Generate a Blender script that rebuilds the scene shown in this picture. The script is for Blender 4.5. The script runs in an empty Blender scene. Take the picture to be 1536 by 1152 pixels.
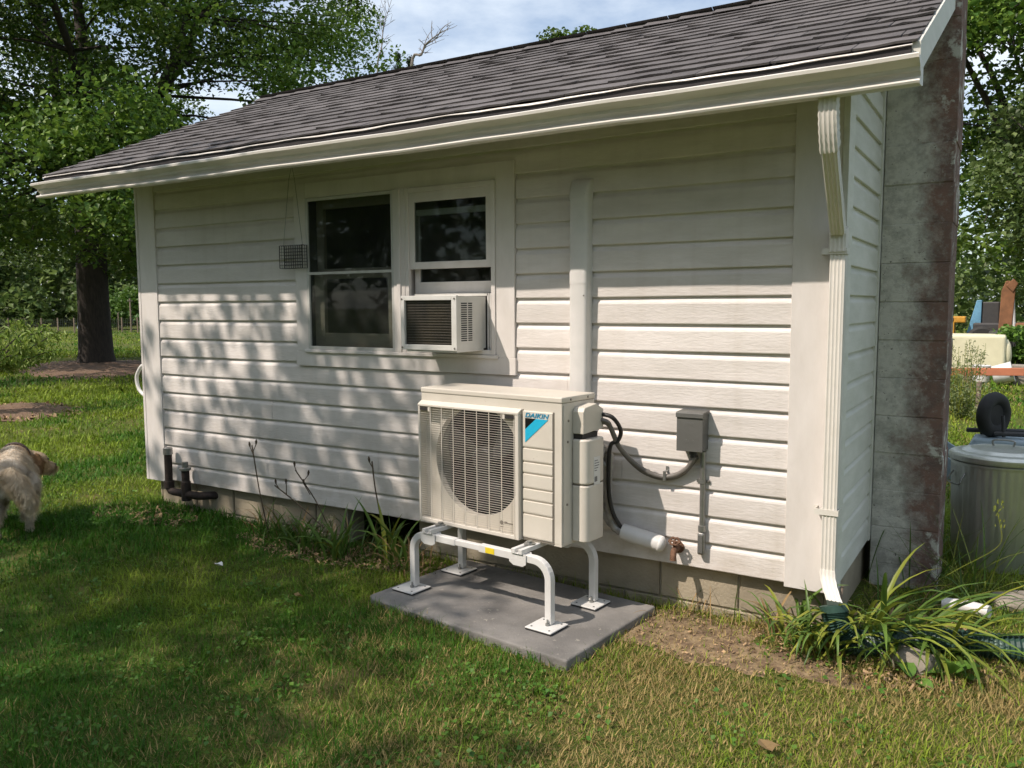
import bpy, bmesh, math, random
import numpy as np
from mathutils import Vector, Matrix, Euler

random.seed(7); RNG = np.random.default_rng(11)
S = bpy.context.scene
COL = S.collection
R = math.radians

# ------------------------------------------------------------------ camera
CAM_POS = Vector((0.745, -3.90, 1.52))
F_PX, YAW, PITCH, ROLL = 1240.0, R(-31.64), R(-5.415), R(0.264)
fw = Vector((math.sin(YAW)*math.cos(PITCH), math.cos(YAW)*math.cos(PITCH), math.sin(PITCH)))
rt = Vector((math.cos(YAW), -math.sin(YAW), 0)); dn = fw.cross(rt)
rt2 = rt*math.cos(ROLL) + dn*math.sin(ROLL); dn2 = dn*math.cos(ROLL) - rt*math.sin(ROLL)
cd = bpy.data.cameras.new('camera'); cam = bpy.data.objects.new('camera', cd); COL.objects.link(cam)
cd.sensor_fit = 'HORIZONTAL'; cd.sensor_width = 36; cd.lens = 36*F_PX/1536
cd.clip_start = .05; cd.clip_end = 2000
cam.matrix_world = Matrix(((rt2.x, -dn2.x, -fw.x, CAM_POS.x), (rt2.y, -dn2.y, -fw.y, CAM_POS.y), (rt2.z, -dn2.z, -fw.z, CAM_POS.z), (0, 0, 0, 1)))
S.camera = cam

def at(u, v, ax, val):
    """the point seen at photo pixel (u, v) on the world plane axis[ax] = val"""
    d = rt2*((u-768)/F_PX) + dn2*((v-576)/F_PX) + fw
    return CAM_POS + d*((val-CAM_POS[ax])/d[ax])

# ------------------------------------------------------------------ sky, sun, exposure
SUN_DIR = Vector((.63, 1.0, -1.38)).normalized()          # the way the light travels
SUN_EL = math.asin(-SUN_DIR.z)
W = bpy.data.worlds.new('World'); S.world = W; W.use_nodes = True
nt = W.node_tree; nt.nodes.clear()
wo = nt.nodes.new('ShaderNodeOutputWorld'); bg = nt.nodes.new('ShaderNodeBackground')
sky = nt.nodes.new('ShaderNodeTexSky'); sky.sky_type = 'NISHITA'; sky.sun_disc = False
sky.sun_elevation = SUN_EL; sky.sun_rotation = math.atan2(-SUN_DIR.x, -SUN_DIR.y)
sky.air_density = 1.0; sky.dust_density = 1.6; sky.ozone_density = 1.2; sky.altitude = 100
tc = nt.nodes.new('ShaderNodeTexCoord'); mp = nt.nodes.new('ShaderNodeMapping'); mp.inputs['Scale'].default_value = (1, 1, 2.6)
nz = nt.nodes.new('ShaderNodeTexNoise'); nz.inputs['Scale'].default_value = 2.3; nz.inputs['Detail'].default_value = 7; nz.inputs['Roughness'].default_value = .6
cr = nt.nodes.new('ShaderNodeValToRGB'); cr.color_ramp.elements[0].position = .42; cr.color_ramp.elements[1].position = .64
cr.color_ramp.elements[0].color = (.20, .20, .20, 1); cr.color_ramp.elements[1].color = (.9, .9, .9, 1)
mx = nt.nodes.new('ShaderNodeMix'); mx.data_type = 'RGBA'; mx.inputs['B'].default_value = (6.2, 6.7, 7.2, 1)
nt.links.new(tc.outputs['Generated'], mp.inputs['Vector']); nt.links.new(mp.outputs['Vector'], nz.inputs['Vector'])
nt.links.new(nz.outputs['Fac'], cr.inputs['Fac']); nt.links.new(cr.outputs['Color'], mx.inputs['Factor'])
nt.links.new(sky.outputs['Color'], mx.inputs['A']); nt.links.new(mx.outputs['Result'], bg.inputs['Color'])
bg.inputs['Strength'].default_value = .15; nt.links.new(bg.outputs['Background'], wo.inputs['Surface'])
sl = bpy.data.lights.new('sun', 'SUN'); sl.energy = 4.2; sl.angle = R(.55); sl.color = (1, .885, .79)
so = bpy.data.objects.new('sun', sl); COL.objects.link(so); so.location = (-8, -14, 20)
so.rotation_euler = SUN_DIR.to_track_quat('-Z', 'Y').to_euler()
vs = S.view_settings; vs.view_transform = 'Standard'; vs.look = 'None'; vs.exposure = 0.2; vs.gamma = 1; vs.use_curve_mapping = False
try:
    S.cycles.max_bounces = 6; S.cycles.diffuse_bounces = 3; S.cycles.glossy_bounces = 3; S.cycles.transmission_bounces = 4; S.cycles.transparent_max_bounces = 12; S.cycles.use_denoising = True; S.cycles.use_adaptive_sampling = True; S.cycles.adaptive_threshold = .025
    S.cycles.sample_clamp_indirect = 6
except Exception: pass

# ------------------------------------------------------------------ materials
MATS = {}
def pmat(name, col, col2=None, scale=8.0, stretch=(1, 1, 1), rough=.6, bump=0.0, bscale=None, metal=0.0, spots=None, spot_scale=30, spot_at=.66,
         rnd=0.0, spec=.5, mixlo=.35, mixhi=.7, coat=0, attr=None, transl=0.0, detail=6, rough2=None, grime=False):
    m = bpy.data.materials.new(name); m.use_nodes = True; t = m.node_tree; L = t.links; N = t.nodes.new
    b = t.nodes['Principled BSDF']; out = t.nodes['Material Output']
    b.inputs['Roughness'].default_value = rough; b.inputs['Metallic'].default_value = metal; b.inputs['Specular IOR Level'].default_value = spec
    co = N('ShaderNodeTexCoord'); ma = N('ShaderNodeMapping'); ma.inputs['Scale'].default_value = stretch
    L.new(co.outputs['Object'], ma.inputs['Vector'])
    c = None
    if attr:
        a = N('ShaderNodeAttribute'); a.attribute_name = attr; c = a.outputs['Color']
    else:
        n = N('ShaderNodeTexNoise'); n.inputs['Scale'].default_value = scale; n.inputs['Detail'].default_value = detail; n.inputs['Roughness'].default_value = .62
        L.new(ma.outputs['Vector'], n.inputs['Vector'])
        r = N('ShaderNodeMapRange'); r.inputs['From Min'].default_value = mixlo; r.inputs['From Max'].default_value = mixhi
        L.new(n.outputs['Fac'], r.inputs['Value'])
        x = N('ShaderNodeMix'); x.data_type = 'RGBA'; x.inputs['A'].default_value = (*col, 1)
        x.inputs['B'].default_value = (*(col2 or tuple(v*.82 for v in col)), 1)
        L.new(r.outputs['Result'], x.inputs['Factor']); c = x.outputs['Result']
        if rough2 is not None:
            rr = N('ShaderNodeMapRange'); rr.inputs['To Min'].default_value = rough; rr.inputs['To Max'].default_value = rough2
            L.new(n.outputs['Fac'], rr.inputs['Value']); L.new(rr.outputs['Result'], b.inputs['Roughness'])
    if spots:
        n2 = N('ShaderNodeTexNoise'); n2.inputs['Scale'].default_value = spot_scale; n2.inputs['Detail'].default_value = 8; n2.inputs['Roughness'].default_value = .7
        L.new(ma.outputs['Vector'], n2.inputs['Vector'])
        r2 = N('ShaderNodeMapRange'); r2.inputs['From Min'].default_value = spot_at; r2.inputs['From Max'].default_value = spot_at+.03
        L.new(n2.outputs['Fac'], r2.inputs['Value'])
        x2 = N('ShaderNodeMix'); x2.data_type = 'RGBA'; x2.inputs['B'].default_value = (*spots, 1)
        L.new(c, x2.inputs['A']); L.new(r2.outputs['Result'], x2.inputs['Factor']); c = x2.outputs['Result']
    if grime:      # soil splashed up from the ground and faint run-off streaks
        sp_ = N('ShaderNodeSeparateXYZ'); L.new(co.outputs['Object'], sp_.inputs[0])
        r3 = N('ShaderNodeMapRange'); r3.inputs['From Min'].default_value = .62; r3.inputs['From Max'].default_value = .22; L.new(sp_.outputs['Z'], r3.inputs['Value'])
        n4 = N('ShaderNodeTexNoise'); n4.inputs['Scale'].default_value = 9; n4.inputs['Detail'].default_value = 8; n4.inputs['Roughness'].default_value = .7; L.new(co.outputs['Object'], n4.inputs['Vector'])
        r4 = N('ShaderNodeMapRange'); r4.inputs['From Min'].default_value = .42; r4.inputs['From Max'].default_value = .72; r4.inputs['To Max'].default_value = .65; L.new(n4.outputs['Fac'], r4.inputs['Value'])
        ml = N('ShaderNodeMath'); ml.operation = 'MULTIPLY'; L.new(r3.outputs['Result'], ml.inputs[0]); L.new(r4.outputs['Result'], ml.inputs[1])
        m5 = N('ShaderNodeMapping'); m5.inputs['Scale'].default_value = (14, 1, 1.1); L.new(co.outputs['Object'], m5.inputs['Vector'])
        n5 = N('ShaderNodeTexNoise'); n5.inputs['Scale'].default_value = 1.0; n5.inputs['Detail'].default_value = 7; L.new(m5.outputs['Vector'], n5.inputs['Vector'])
        r5 = N('ShaderNodeMapRange'); r5.inputs['From Min'].default_value = .52; r5.inputs['From Max'].default_value = .78; r5.inputs['To Max'].default_value = .20; L.new(n5.outputs['Fac'], r5.inputs['Value'])
        ad = N('ShaderNodeMath'); ad.operation = 'ADD'; ad.use_clamp = True; L.new(ml.outputs[0], ad.inputs[0]); L.new(r5.outputs['Result'], ad.inputs[1])
        x4 = N('ShaderNodeMix'); x4.data_type = 'RGBA'; x4.inputs['B'].default_value = (.46, .40, .32, 1); L.new(c, x4.inputs['A']); L.new(ad.outputs[0], x4.inputs['Factor']); c = x4.outputs['Result']
    if rnd:
        oi = N('ShaderNodeObjectInfo'); mr = N('ShaderNodeMapRange'); mr.inputs['To Min'].default_value = 1-rnd; mr.inputs['To Max'].default_value = 1+rnd*.5
        L.new(oi.outputs['Random'], mr.inputs['Value'])
        h = N('ShaderNodeHueSaturation'); L.new(mr.outputs['Result'], h.inputs['Value']); L.new(c, h.inputs['Color']); c = h.outputs['Color']
    L.new(c, b.inputs['Base Color'])
    if bump:
        n3 = N('ShaderNodeTexNoise'); n3.inputs['Scale'].default_value = bscale or scale*6; n3.inputs['Detail'].default_value = 5
        L.new(ma.outputs['Vector'], n3.inputs['Vector'])
        bp = N('ShaderNodeBump'); bp.inputs['Strength'].default_value = bump; bp.inputs['Distance'].default_value = .004
        L.new(n3.outputs['Fac'], bp.inputs['Height']); L.new(bp.outputs['Normal'], b.inputs['Normal'])
    if coat: b.inputs['Coat Weight'].default_value = coat; b.inputs['Coat Roughness'].default_value = .2
    if transl:
        tr = N('ShaderNodeBsdfTranslucent'); ms = N('ShaderNodeMixShader'); ms.inputs[0].default_value = transl
        L.new(c, tr.inputs['Color']); L.new(b.outputs[0], ms.inputs[1]); L.new(tr.outputs[0], ms.inputs[2]); L.new(ms.outputs[0], out.inputs['Surface'])
    MATS[name] = m
    return m

pmat('siding', (.75, .705, .665), (.63, .59, .545), scale=3, stretch=(1, 4, 4), rough=.5, bump=.45, bscale=22, spots=(.32, .27, .22), spot_scale=24, spot_at=.705, rnd=.09, grime=True)
pmat('trim', (.755, .715, .675), (.66, .62, .575), scale=2.5, stretch=(3, 3, 1), rough=.5, bump=.25, bscale=25, spots=(.33, .29, .24), spot_scale=23, spot_at=.755, rnd=.04)
pmat('gable_paint', (.70, .69, .62), (.58, .58, .50), scale=3, stretch=(4, 1, 4), rough=.6, bump=.3, bscale=20, spots=(.22, .21, .17), spot_scale=16, spot_at=.73, rnd=.06)
pmat('gutter_metal', (.76, .73, .67), (.60, .57, .50), scale=5, stretch=(.6, 3, 6), rough=.38, bump=.05)
pmat('downspout_metal', (.74, .71, .65), (.66, .63, .56), scale=6, rough=.35, bump=.05)
pmat('rusty_edge', (.10, .055, .035), (.20, .13, .09), scale=9, stretch=(1, 4, 4), rough=.85, bump=.4)
pmat('drip_metal', (.72, .69, .64), (.55, .50, .44), scale=9, rough=.4)
pmat('shingle', (.148, .139, .137), (.092, .085, .085), scale=5, stretch=(1, 1, 1), rough=.93, bump=.9, bscale=160, spots=(.20, .165, .145), spot_scale=11, spot_at=.66, rnd=.24, spec=.25)
pmat('roof_felt', (.05, .045, .045), (.03, .028, .028), rough=.95)
pmat('dark_wood', (.03, .026, .022), (.015, .013, .012), rough=.9)
pmat('room', (.30, .27, .24), (.22, .20, .18), rough=.9)
pmat('block', (.42, .36, .26), (.30, .26, .19), scale=4, rough=.95, bump=.8, bscale=70, rnd=.18, spec=.2)
pmat('mortar', (.46, .41, .32), (.36, .32, .25), scale=9, rough=.95, bump=.6, bscale=60)
pmat('wood_sash', (.60, .48, .38), (.48, .37, .29), scale=7, stretch=(1, 1, 4), rough=.6, bump=.2)
pmat('alu_frame', (.62, .61, .57), (.50, .49, .46), scale=8, rough=.42, metal=.15)
pmat('unit_paint', (.66, .615, .53), (.585, .54, .46), scale=3.5, rough=.36, bump=.03, bscale=200, spots=(.47, .42, .33), spot_scale=13, spot_at=.665, detail=9, rough2=.5)
pmat('unit_plastic', (.66, .615, .535), (.62, .575, .495), scale=3, rough=.42)
pmat('unit_seam', (.20, .175, .14), (.16, .14, .11), rough=.7)
pmat('unit_dark', (.035, .032, .030), (.02, .018, .018), rough=.6)
pmat('shroud', (.60, .54, .45), (.55, .49, .41), rough=.5)
pmat('fan_plastic', (.030, .028, .027), (.02, .019, .018), rough=.45)
pmat('screw', (.25, .23, .20), (.18, .17, .15), rough=.4, metal=.6)
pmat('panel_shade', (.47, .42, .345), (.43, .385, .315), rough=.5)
pmat('logo_blue', (.02, .45, .68), (.02, .42, .64), rough=.4)
pmat('logo_deep', (.012, .25, .42), (.012, .23, .40), rough=.4)
pmat('logo_black', (.006, .007, .008), (.004, .005, .006), rough=.4)
pmat('paper', (.72, .71, .68), (.66, .65, .62), rough=.6)
pmat('ink', (.12, .12, .12), (.25, .25, .25), scale=160, rough=.7)
pmat('stand_paint', (.70, .69, .66), (.62, .61, .58), scale=9, rough=.38, bump=.05)
pmat('yellow_label', (.80, .62, .03), (.74, .56, .03), rough=.5)
pmat('concrete', (.245, .232, .212), (.145, .138, .127), scale=2.6, rough=.88, bump=.7, bscale=110, spots=(.30, .28, .24), spot_scale=22, spot_at=.62, detail=10, mixlo=.40, mixhi=.64)
pmat('rubber', (.02, .02, .02), (.03, .03, .03), rough=.7)
pmat('conduit_grey', (.17, .155, .14), (.14, .13, .115), rough=.5, bump=.2, bscale=60)
pmat('cable_black', (.030, .029, .028), (.02, .02, .02), rough=.55)
pmat('foil_wrap', (.42, .41, .39), (.26, .25, .24), scale=28, rough=.42, metal=.35, bump=1.0, bscale=45)
pmat('pvc_white', (.70, .68, .65), (.62, .61, .58), scale=8, rough=.35)
pmat('box_grey', (.125, .125, .115), (.105, .105, .097), scale=6, rough=.5, bump=.1, bscale=90)
pmat('galv', (.36, .36, .34), (.24, .24, .23), scale=14, rough=.42, metal=.75)
pmat('brass_rust', (.20, .105, .06), (.10, .055, .035), scale=30, rough=.75, metal=.3, bump=.8, bscale=120)
pmat('iron', (.022, .017, .015), (.05, .034, .027), scale=22, rough=.75, metal=.3, bump=.8, bscale=90)
pmat('ac_paint', (.68, .67, .63), (.58, .57, .52), scale=6, rough=.45, spots=(.40, .36, .30), spot_scale=16, spot_at=.70)
pmat('coil', (.055, .052, .046), (.10, .085, .06), scale=9, stretch=(1, 1, .4), rough=.55, metal=.5)
pmat('slot', (.006, .006, .006), (.004, .004, .004), rough=.9)
pmat('wire_dark', (.04, .04, .038), (.06, .06, .055), rough=.5, metal=.5)
pmat('bark', (.055, .043, .034), (.026, .021, .018), scale=7, stretch=(3, 3, .7), rough=.95, bump=1.0, bscale=26)
pmat('bark_pale', (.24, .21, .18), (.14, .12, .10), scale=9, stretch=(3, 3, .7), rough=.95, bump=.6)
pmat('leaf', (.06, .12, .02), attr='tint', rough=.5, transl=.33, spec=.35)
pmat('blade', (.06, .12, .02), attr='tint', rough=.6, transl=.30, spec=.25)
pmat('strap_leaf', (.085, .17, .030), (.15, .235, .04), scale=3.5, rough=.42, transl=.28, rnd=.30, spec=.4)
pmat('strap_leaf_yellow', (.30, .31, .045), (.20, .27, .04), scale=3.5, rough=.45, transl=.28, rnd=.25, spec=.4)
pmat('strap_leaf_dry', (.34, .23, .10), (.24, .15, .06), scale=6, rough=.8, transl=.2, rnd=.25)
pmat('stalk_dry', (.055, .038, .022), (.10, .07, .04), rough=.9)
pmat('broad_leaf', (.10, .22, .03), (.15, .27, .05), scale=9, rough=.42, transl=.3, rnd=.15)
pmat('mulch', (.20, .125, .075), (.10, .062, .038), scale=30, rough=.95, bump=1.0, bscale=80, detail=9, spots=(.36, .26, .17), spot_scale=55, spot_at=.60)
pmat('chip', (.34, .23, .14), attr='tint', rough=.9)
pmat('dry_soil', (.13, .085, .050), (.26, .19, .105), scale=14, rough=.95, bump=1.0, bscale=60, detail=10, mixlo=.42, mixhi=.60, spots=(.10, .07, .04), spot_scale=34, spot_at=.60)
pmat('gravel', (.30, .28, .25), (.22, .20, .18), scale=25, rough=.95, bump=.8)
pmat('stone', (.31, .27, .215), (.21, .185, .15), scale=7, rough=.95, bump=.9, bscale=50)
pmat('terracotta', (.56, .33, .16), (.46, .25, .11), scale=12, rough=.7)
pmat('green_hose', (.032, .075, .058), (.020, .05, .04), scale=8, rough=.42, spots=(.20, .28, .23), spot_scale=12, spot_at=.62)
pmat('galv_can', (.72, .73, .68), (.54, .55, .50), scale=6, stretch=(2.5, 2.5, .6), rough=.27, metal=.82, rough2=.5, bump=.05)
pmat('blue_board', (.32, .40, .44), (.25, .32, .36), scale=4, rough=.55)
pmat('wheel_black', (.018, .018, .017), (.03, .028, .025), rough=.75)
pmat('weathered_wood', (.26, .20, .15), (.17, .13, .10), scale=8, rough=.9, bump=.5)
pmat('orange_beam', (.48, .17, .085), (.36, .13, .07), scale=3, rough=.7)
pmat('cream_tarp', (.70, .66, .46), (.60, .56, .38), scale=3, rough=.75, bump=.4)
pmat('blue_paint', (.16, .36, .52), (.10, .24, .36), rough=.5)
pmat('yellow_paint', (.60, .30, .03), (.45, .22, .03), rough=.6)
pmat('rust_brown', (.26, .12, .055), (.16, .075, .035), scale=6, rough=.85)
pmat('dark_metal', (.04, .04, .042), (.06, .055, .05), rough=.6)
pmat('white_paint', (.74, .73, .70), (.64, .63, .60), rough=.5)
pmat('handle_white', (.78, .77, .73), (.72, .71, .67), rough=.4)
pmat('dog_coat', (.5, .36, .2), attr='tint', rough=.75, spec=.2)
pmat('fur', (.5, .36, .2), attr='tint', rough=.7, spec=.25, transl=.15)
pmat('nose', (.012, .010, .010), (.02, .016, .015), rough=.35)
pmat('collar', (.035, .018, .014), (.05, .025, .02), rough=.6)

def glass_mat(name, refl, dirt):
    m = bpy.data.materials.new(name); m.use_nodes = True; t = m.node_tree; t.nodes.clear(); N = t.nodes.new; L = t.links
    o = N('ShaderNodeOutputMaterial'); g = N('ShaderNodeBsdfGlossy'); g.inputs['Roughness'].default_value = .02; g.inputs['Color'].default_value = (.9, .95, .95, 1)
    tr = N('ShaderNodeBsdfTransparent'); tr.inputs['Color'].default_value = (.72, .76, .75, 1)
    d = N('ShaderNodeBsdfDiffuse'); d.inputs['Color'].default_value = (.45, .46, .42, 1)
    f = N('ShaderNodeFresnel'); f.inputs['IOR'].default_value = refl
    m1 = N('ShaderNodeMixShader'); m2 = N('ShaderNodeMixShader')
    n = N('ShaderNodeTexNoise'); n.inputs['Scale'].default_value = 6; n.inputs['Detail'].default_value = 8
    c = N('ShaderNodeTexCoord'); L.new(c.outputs['Object'], n.inputs['Vector'])
    r = N('ShaderNodeMapRange'); r.inputs['From Min'].default_value = .35; r.inputs['From Max'].default_value = .8; r.inputs['To Min'].default_value = dirt*.25; r.inputs['To Max'].default_value = dirt
    L.new(n.outputs['Fac'], r.inputs['Value'])
    L.new(f.outputs[0], m1.inputs[0]); L.new(tr.outputs[0], m1.inputs[1]); L.new(g.outputs[0], m1.inputs[2])
    L.new(r.outputs['Result'], m2.inputs[0]); L.new(m1.outputs[0], m2.inputs[1]); L.new(d.outputs[0], m2.inputs[2]); L.new(m2.outputs[0], o.inputs['Surface'])
    MATS[name] = m
glass_mat('glass', 1.19, .06)

def ground_mat():
    m = bpy.data.materials.new('lawn_soil'); m.use_nodes = True; t = m.node_tree; N = t.nodes.new; L = t.links; b = t.nodes['Principled BSDF']
    b.inputs['Roughness'].default_value = .95; b.inputs['Specular IOR Level'].default_value = .1
    c = N('ShaderNodeTexCoord')
    def noise(s, d=6):
        n = N('ShaderNodeTexNoise'); n.inputs['Scale'].default_value = s; n.inputs['Detail'].default_value = d; n.inputs['Roughness'].default_value = .65; L.new(c.outputs['Object'], n.inputs['Vector']); return n.outputs['Fac']
    def ramp(f, a, z):
        r = N('ShaderNodeMapRange'); r.inputs['From Min'].default_value = a; r.inputs['From Max'].default_value = z; L.new(f, r.inputs['Value']); return r.outputs['Result']
    def mixc(f, A, B):
        x = N('ShaderNodeMix'); x.data_type = 'RGBA'; L.new(f, x.inputs['Factor'])
        for k, v in (('A', A), ('B', B)):
            if isinstance(v, tuple): x.inputs[k].default_value = (*v, 1)
            else: L.new(v, x.inputs[k])
        return x.outputs['Result']
    g1 = mixc(ramp(noise(.55, 5), .35, .65), (.060, .110, .014), (.125, .150, .026))
    g2 = mixc(ramp(noise(34, 8), .38, .62), g1, (.045, .070, .012))
    g3 = mixc(ramp(noise(1.7, 7), .56, .72), g2, (.21, .155, .075))
    g4 = mixc(ramp(noise(140, 4), .5, .75), g3, (.26, .20, .10))
    L.new(g4, b.inputs['Base Color'])
    bp = N('ShaderNodeBump'); bp.inputs['Strength'].default_value = .9; bp.inputs['Distance'].default_value = .02
    L.new(noise(60, 6), bp.inputs['Height']); L.new(bp.outputs['Normal'], b.inputs['Normal'])
    MATS['lawn_soil'] = m
ground_mat()

def chimney_mat():
    """painted block: pale whitewash towards the house, reddish-brown where the paint is gone"""
    m = bpy.data.materials.new('chimney_block'); m.use_nodes = True; t = m.node_tree; N = t.nodes.new; L = t.links; b = t.nodes['Principled BSDF']
    b.inputs['Roughness'].default_value = .95; b.inputs['Specular IOR Level'].default_value = .15
    c = N('ShaderNodeTexCoord'); g = N('ShaderNodeNewGeometry'); sx = N('ShaderNodeSeparateXYZ'); L.new(g.outputs['Position'], sx.inputs[0])
    def noise(s, d=7):
        n = N('ShaderNodeTexNoise'); n.inputs['Scale'].default_value = s; n.inputs['Detail'].default_value = d; n.inputs['Roughness'].default_value = .68; L.new(g.outputs['Position'], n.inputs['Vector']); return n.outputs['Fac']
    def math_(op, a, b_):
        x = N('ShaderNodeMath'); x.operation = op
        for i, v in enumerate((a, b_)):
            if isinstance(v, (int, float)): x.inputs[i].default_value = v
            else: L.new(v, x.inputs[i])
        return x.outputs[0]
    def ramp(f, a, z):
        r = N('ShaderNodeMapRange'); r.inputs['From Min'].default_value = a; r.inputs['From Max'].default_value = z; L.new(f, r.inputs['Value']); return r.outputs['Result']
    def mixc(f, A, B):
        x = N('ShaderNodeMix'); x.data_type = 'RGBA'; L.new(f, x.inputs['Factor'])
        for k, v in (('A', A), ('B', B)):
            if isinstance(v, tuple): x.inputs[k].default_value = (*v, 1)
            else: L.new(v, x.inputs[k])
        return x.outputs['Result']
    wob = math_('ADD', math_('ADD', sx.outputs['X'], math_('MULTIPLY', math_('SUBTRACT', noise(2.4), .5), .42)), math_('MULTIPLY', math_('SUBTRACT', noise(16), .5), .34))
    bare = ramp(wob, .19, .36)
    pale = mixc(ramp(noise(18), .45, .62), (.60, .585, .52), (.43, .42, .37))
    pale = mixc(ramp(noise(2.2), .52, .66), pale, (.30, .295, .25))
    pale = mixc(ramp(noise(46), .63, .68), pale, (.10, .095, .08))
    brown = mixc(ramp(noise(7), .4, .62), (.23, .140, .112), (.15, .112, .098))
    brown = mixc(ramp(noise(30), .52, .66), brown, (.27, .23, .20))
    brown = mixc(ramp(math_('ADD', noise(6), math_('MULTIPLY', ramp(sx.outputs['X'], .33, .42), .12)), .64, .70), brown, (.52, .51, .45))
    col = mixc(bare, pale, brown)
    L.new(col, b.inputs['Base Color'])
    bp = N('ShaderNodeBump'); bp.inputs['Strength'].default_value = 1.0; bp.inputs['Distance'].default_value = .006
    L.new(noise(90), bp.inputs['Height']); L.new(bp.outputs['Normal'], b.inputs['Normal'])
    MATS['chimney_block'] = m
chimney_mat()

# ------------------------------------------------------------------ mesh helpers
class MB:
    """collects shapes; build() links them as ONE mesh object"""
    def __init__(s): s.v = []; s.f = []
    def add(s, vs, fs):
        o = len(s.v); s.v += [tuple(v) for v in vs]; s.f += [tuple(i+o for i in f) for f in fs]; return s
    def box(s, x0, x1, y0, y1, z0, z1, M=None):
        vs = [(x, y, z) for x in (x0, x1) for y in (y0, y1) for z in (z0, z1)]
        if M is not None: vs = [M @ Vector(v) for v in vs]
        return s.add(vs, [(0, 1, 3, 2), (4, 6, 7, 5), (0, 4, 5, 1), (2, 3, 7, 6), (0, 2, 6, 4), (1, 5, 7, 3)])
    def tube(s, pts, r, n=10, cap=True, flat=1.0):
        pts = [Vector(p) for p in pts]; rs = r if isinstance(r, (list, tuple)) else [r]*len(pts)
        rings = []; up = None
        for i, p in enumerate(pts):
            d = (pts[min(i+1, len(pts)-1)] - pts[max(i-1, 0)])
            if d.length < 1e-9: d = Vector((0, 0, 1))
            d.normalize()
            if up is None:
                up = Vector((0, 0, 1)) if abs(d.z) < .9 else Vector((1, 0, 0))
            up = (up - d*up.dot(d)); 
            if up.length < 1e-6: up = d.orthogonal()
            up.normalize(); sd = d.cross(up)
            rings.append([p + (up*math.cos(a)*flat + sd*math.sin(a))*rs[i] for a in [2*math.pi*(k+.5)/n for k in range(n)]])
        vs = [v for rg in rings for v in rg]; fs = []
        for i in range(len(pts)-1):
            for k in range(n):
                a = i*n+k; b = i*n+(k+1) % n; fs.append((a, b, b+n, a+n))
        if cap: fs.append(tuple(range(n-1, -1, -1))); fs.append(tuple((len(pts)-1)*n+k for k in range(n)))
        return s.add(vs, fs)
    def lathe(s, prof, n=24, c=(0, 0, 0), M=None, wob=None):
        vs = []; fs = []
        for j, (r, z) in enumerate(prof):
            for k in range(n):
                a = 2*math.pi*k/n; rr = r*(1+(wob(k, j) if wob else 0)); v = Vector((rr*math.cos(a), rr*math.sin(a), z))
                v = (M @ v) if M is not None else v
                vs.append(v+Vector(c))
        for j in range(len(prof)-1):
            for k in range(n):
                a = j*n+k; b = j*n+(k+1) % n; fs.append((a, b, b+n, a+n))
        return s.add(vs, fs)
    def prism(s, poly, lo, hi, ax=0, M=None):
        """polygon in the two other axes, extruded along axis ax from lo to hi"""
        n = len(poly); vs = []
        for t in (lo, hi):
            for a, b in poly:
                v = [0, 0, 0]; v[ax] = t; o = [i for i in range(3) if i != ax]; v[o[0]] = a; v[o[1]] = b
                vs.append(M @ Vector(v) if M is not None else tuple(v))
        fs = [(k, (k+1) % n, n+(k+1) % n, n+k) for k in range(n)] + [tuple(range(n-1, -1, -1)), tuple(range(n, 2*n))]
        return s.add(vs, fs)
    def mesh(s, name):
        me = bpy.data.meshes.new(name); me.from_pydata(s.v, [], s.f); me.validate(); 
        bm = bmesh.new(); bm.from_mesh(me); bmesh.ops.recalc_face_normals(bm, faces=bm.faces); bm.to_mesh(me); bm.free()
        return me
    def build(s, name, mat, parent=None, smooth=False, bevel=0, seg=2):
        return obj(name, s.mesh(name), mat, parent, smooth, bevel, seg)

def obj(name, me, mat, parent=None, smooth=False, bevel=0, seg=2):
    if mat and not me.materials: me.materials.append(MATS[mat])
    o = bpy.data.objects.new(name, me); COL.objects.link(o)
    if parent is not None: o.parent = parent
    if smooth:
        for p in me.polygons: p.use_smooth = True
        if smooth == 'auto':
            try: me.set_sharp_from_angle(angle=R(38))
            except Exception: pass
    if bevel:
        b = o.modifiers.new('bevel', 'BEVEL'); b.width = bevel; b.segments = seg; b.limit_method = 'ANGLE'; b.angle_limit = R(35)
    return o
def tag(o, label=None, cat=None, group=None, kind=None):
    if label: o['label'] = label
    if cat: o['category'] = cat
    if group: o['group'] = group
    if kind: o['kind'] = kind
    return o
def thing(name, label, cat, loc=(0, 0, 0), rz=0.0, group=None):
    o = bpy.data.objects.new(name, None); COL.objects.link(o); o.location = loc; o.rotation_euler = (0, 0, rz); o.empty_display_size = .1
    return tag(o, label, cat, group)
def np_mesh(name, V, quads=None, tris=None, tint=None):
    me = bpy.data.meshes.new(name); nv = len(V); q = np.zeros((0, 4), int) if quads is None else quads; t = np.zeros((0, 3), int) if tris is None else tris
    me.vertices.add(nv); me.vertices.foreach_set('co', np.ascontiguousarray(V, dtype=np.float32).ravel())
    loops = np.concatenate([q.ravel(), t.ravel()]).astype(np.int32)
    me.loops.add(len(loops)); me.loops.foreach_set('vertex_index', loops)
    st = np.concatenate([np.arange(len(q))*4, len(q)*4+np.arange(len(t))*3]).astype(np.int32)
    me.polygons.add(len(st)); me.polygons.foreach_set('loop_start', st)
    try: me.polygons.foreach_set('loop_total', np.concatenate([np.full(len(q), 4), np.full(len(t), 3)]).astype(np.int32))
    except Exception: pass
    me.update(calc_edges=True)
    if tint is not None:
        a = me.attributes.new('tint', 'FLOAT_COLOR', 'POINT')
        a.data.foreach_set('color', np.concatenate([tint, np.ones((nv, 1))], 1).astype(np.float32).ravel())
    return me
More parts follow.
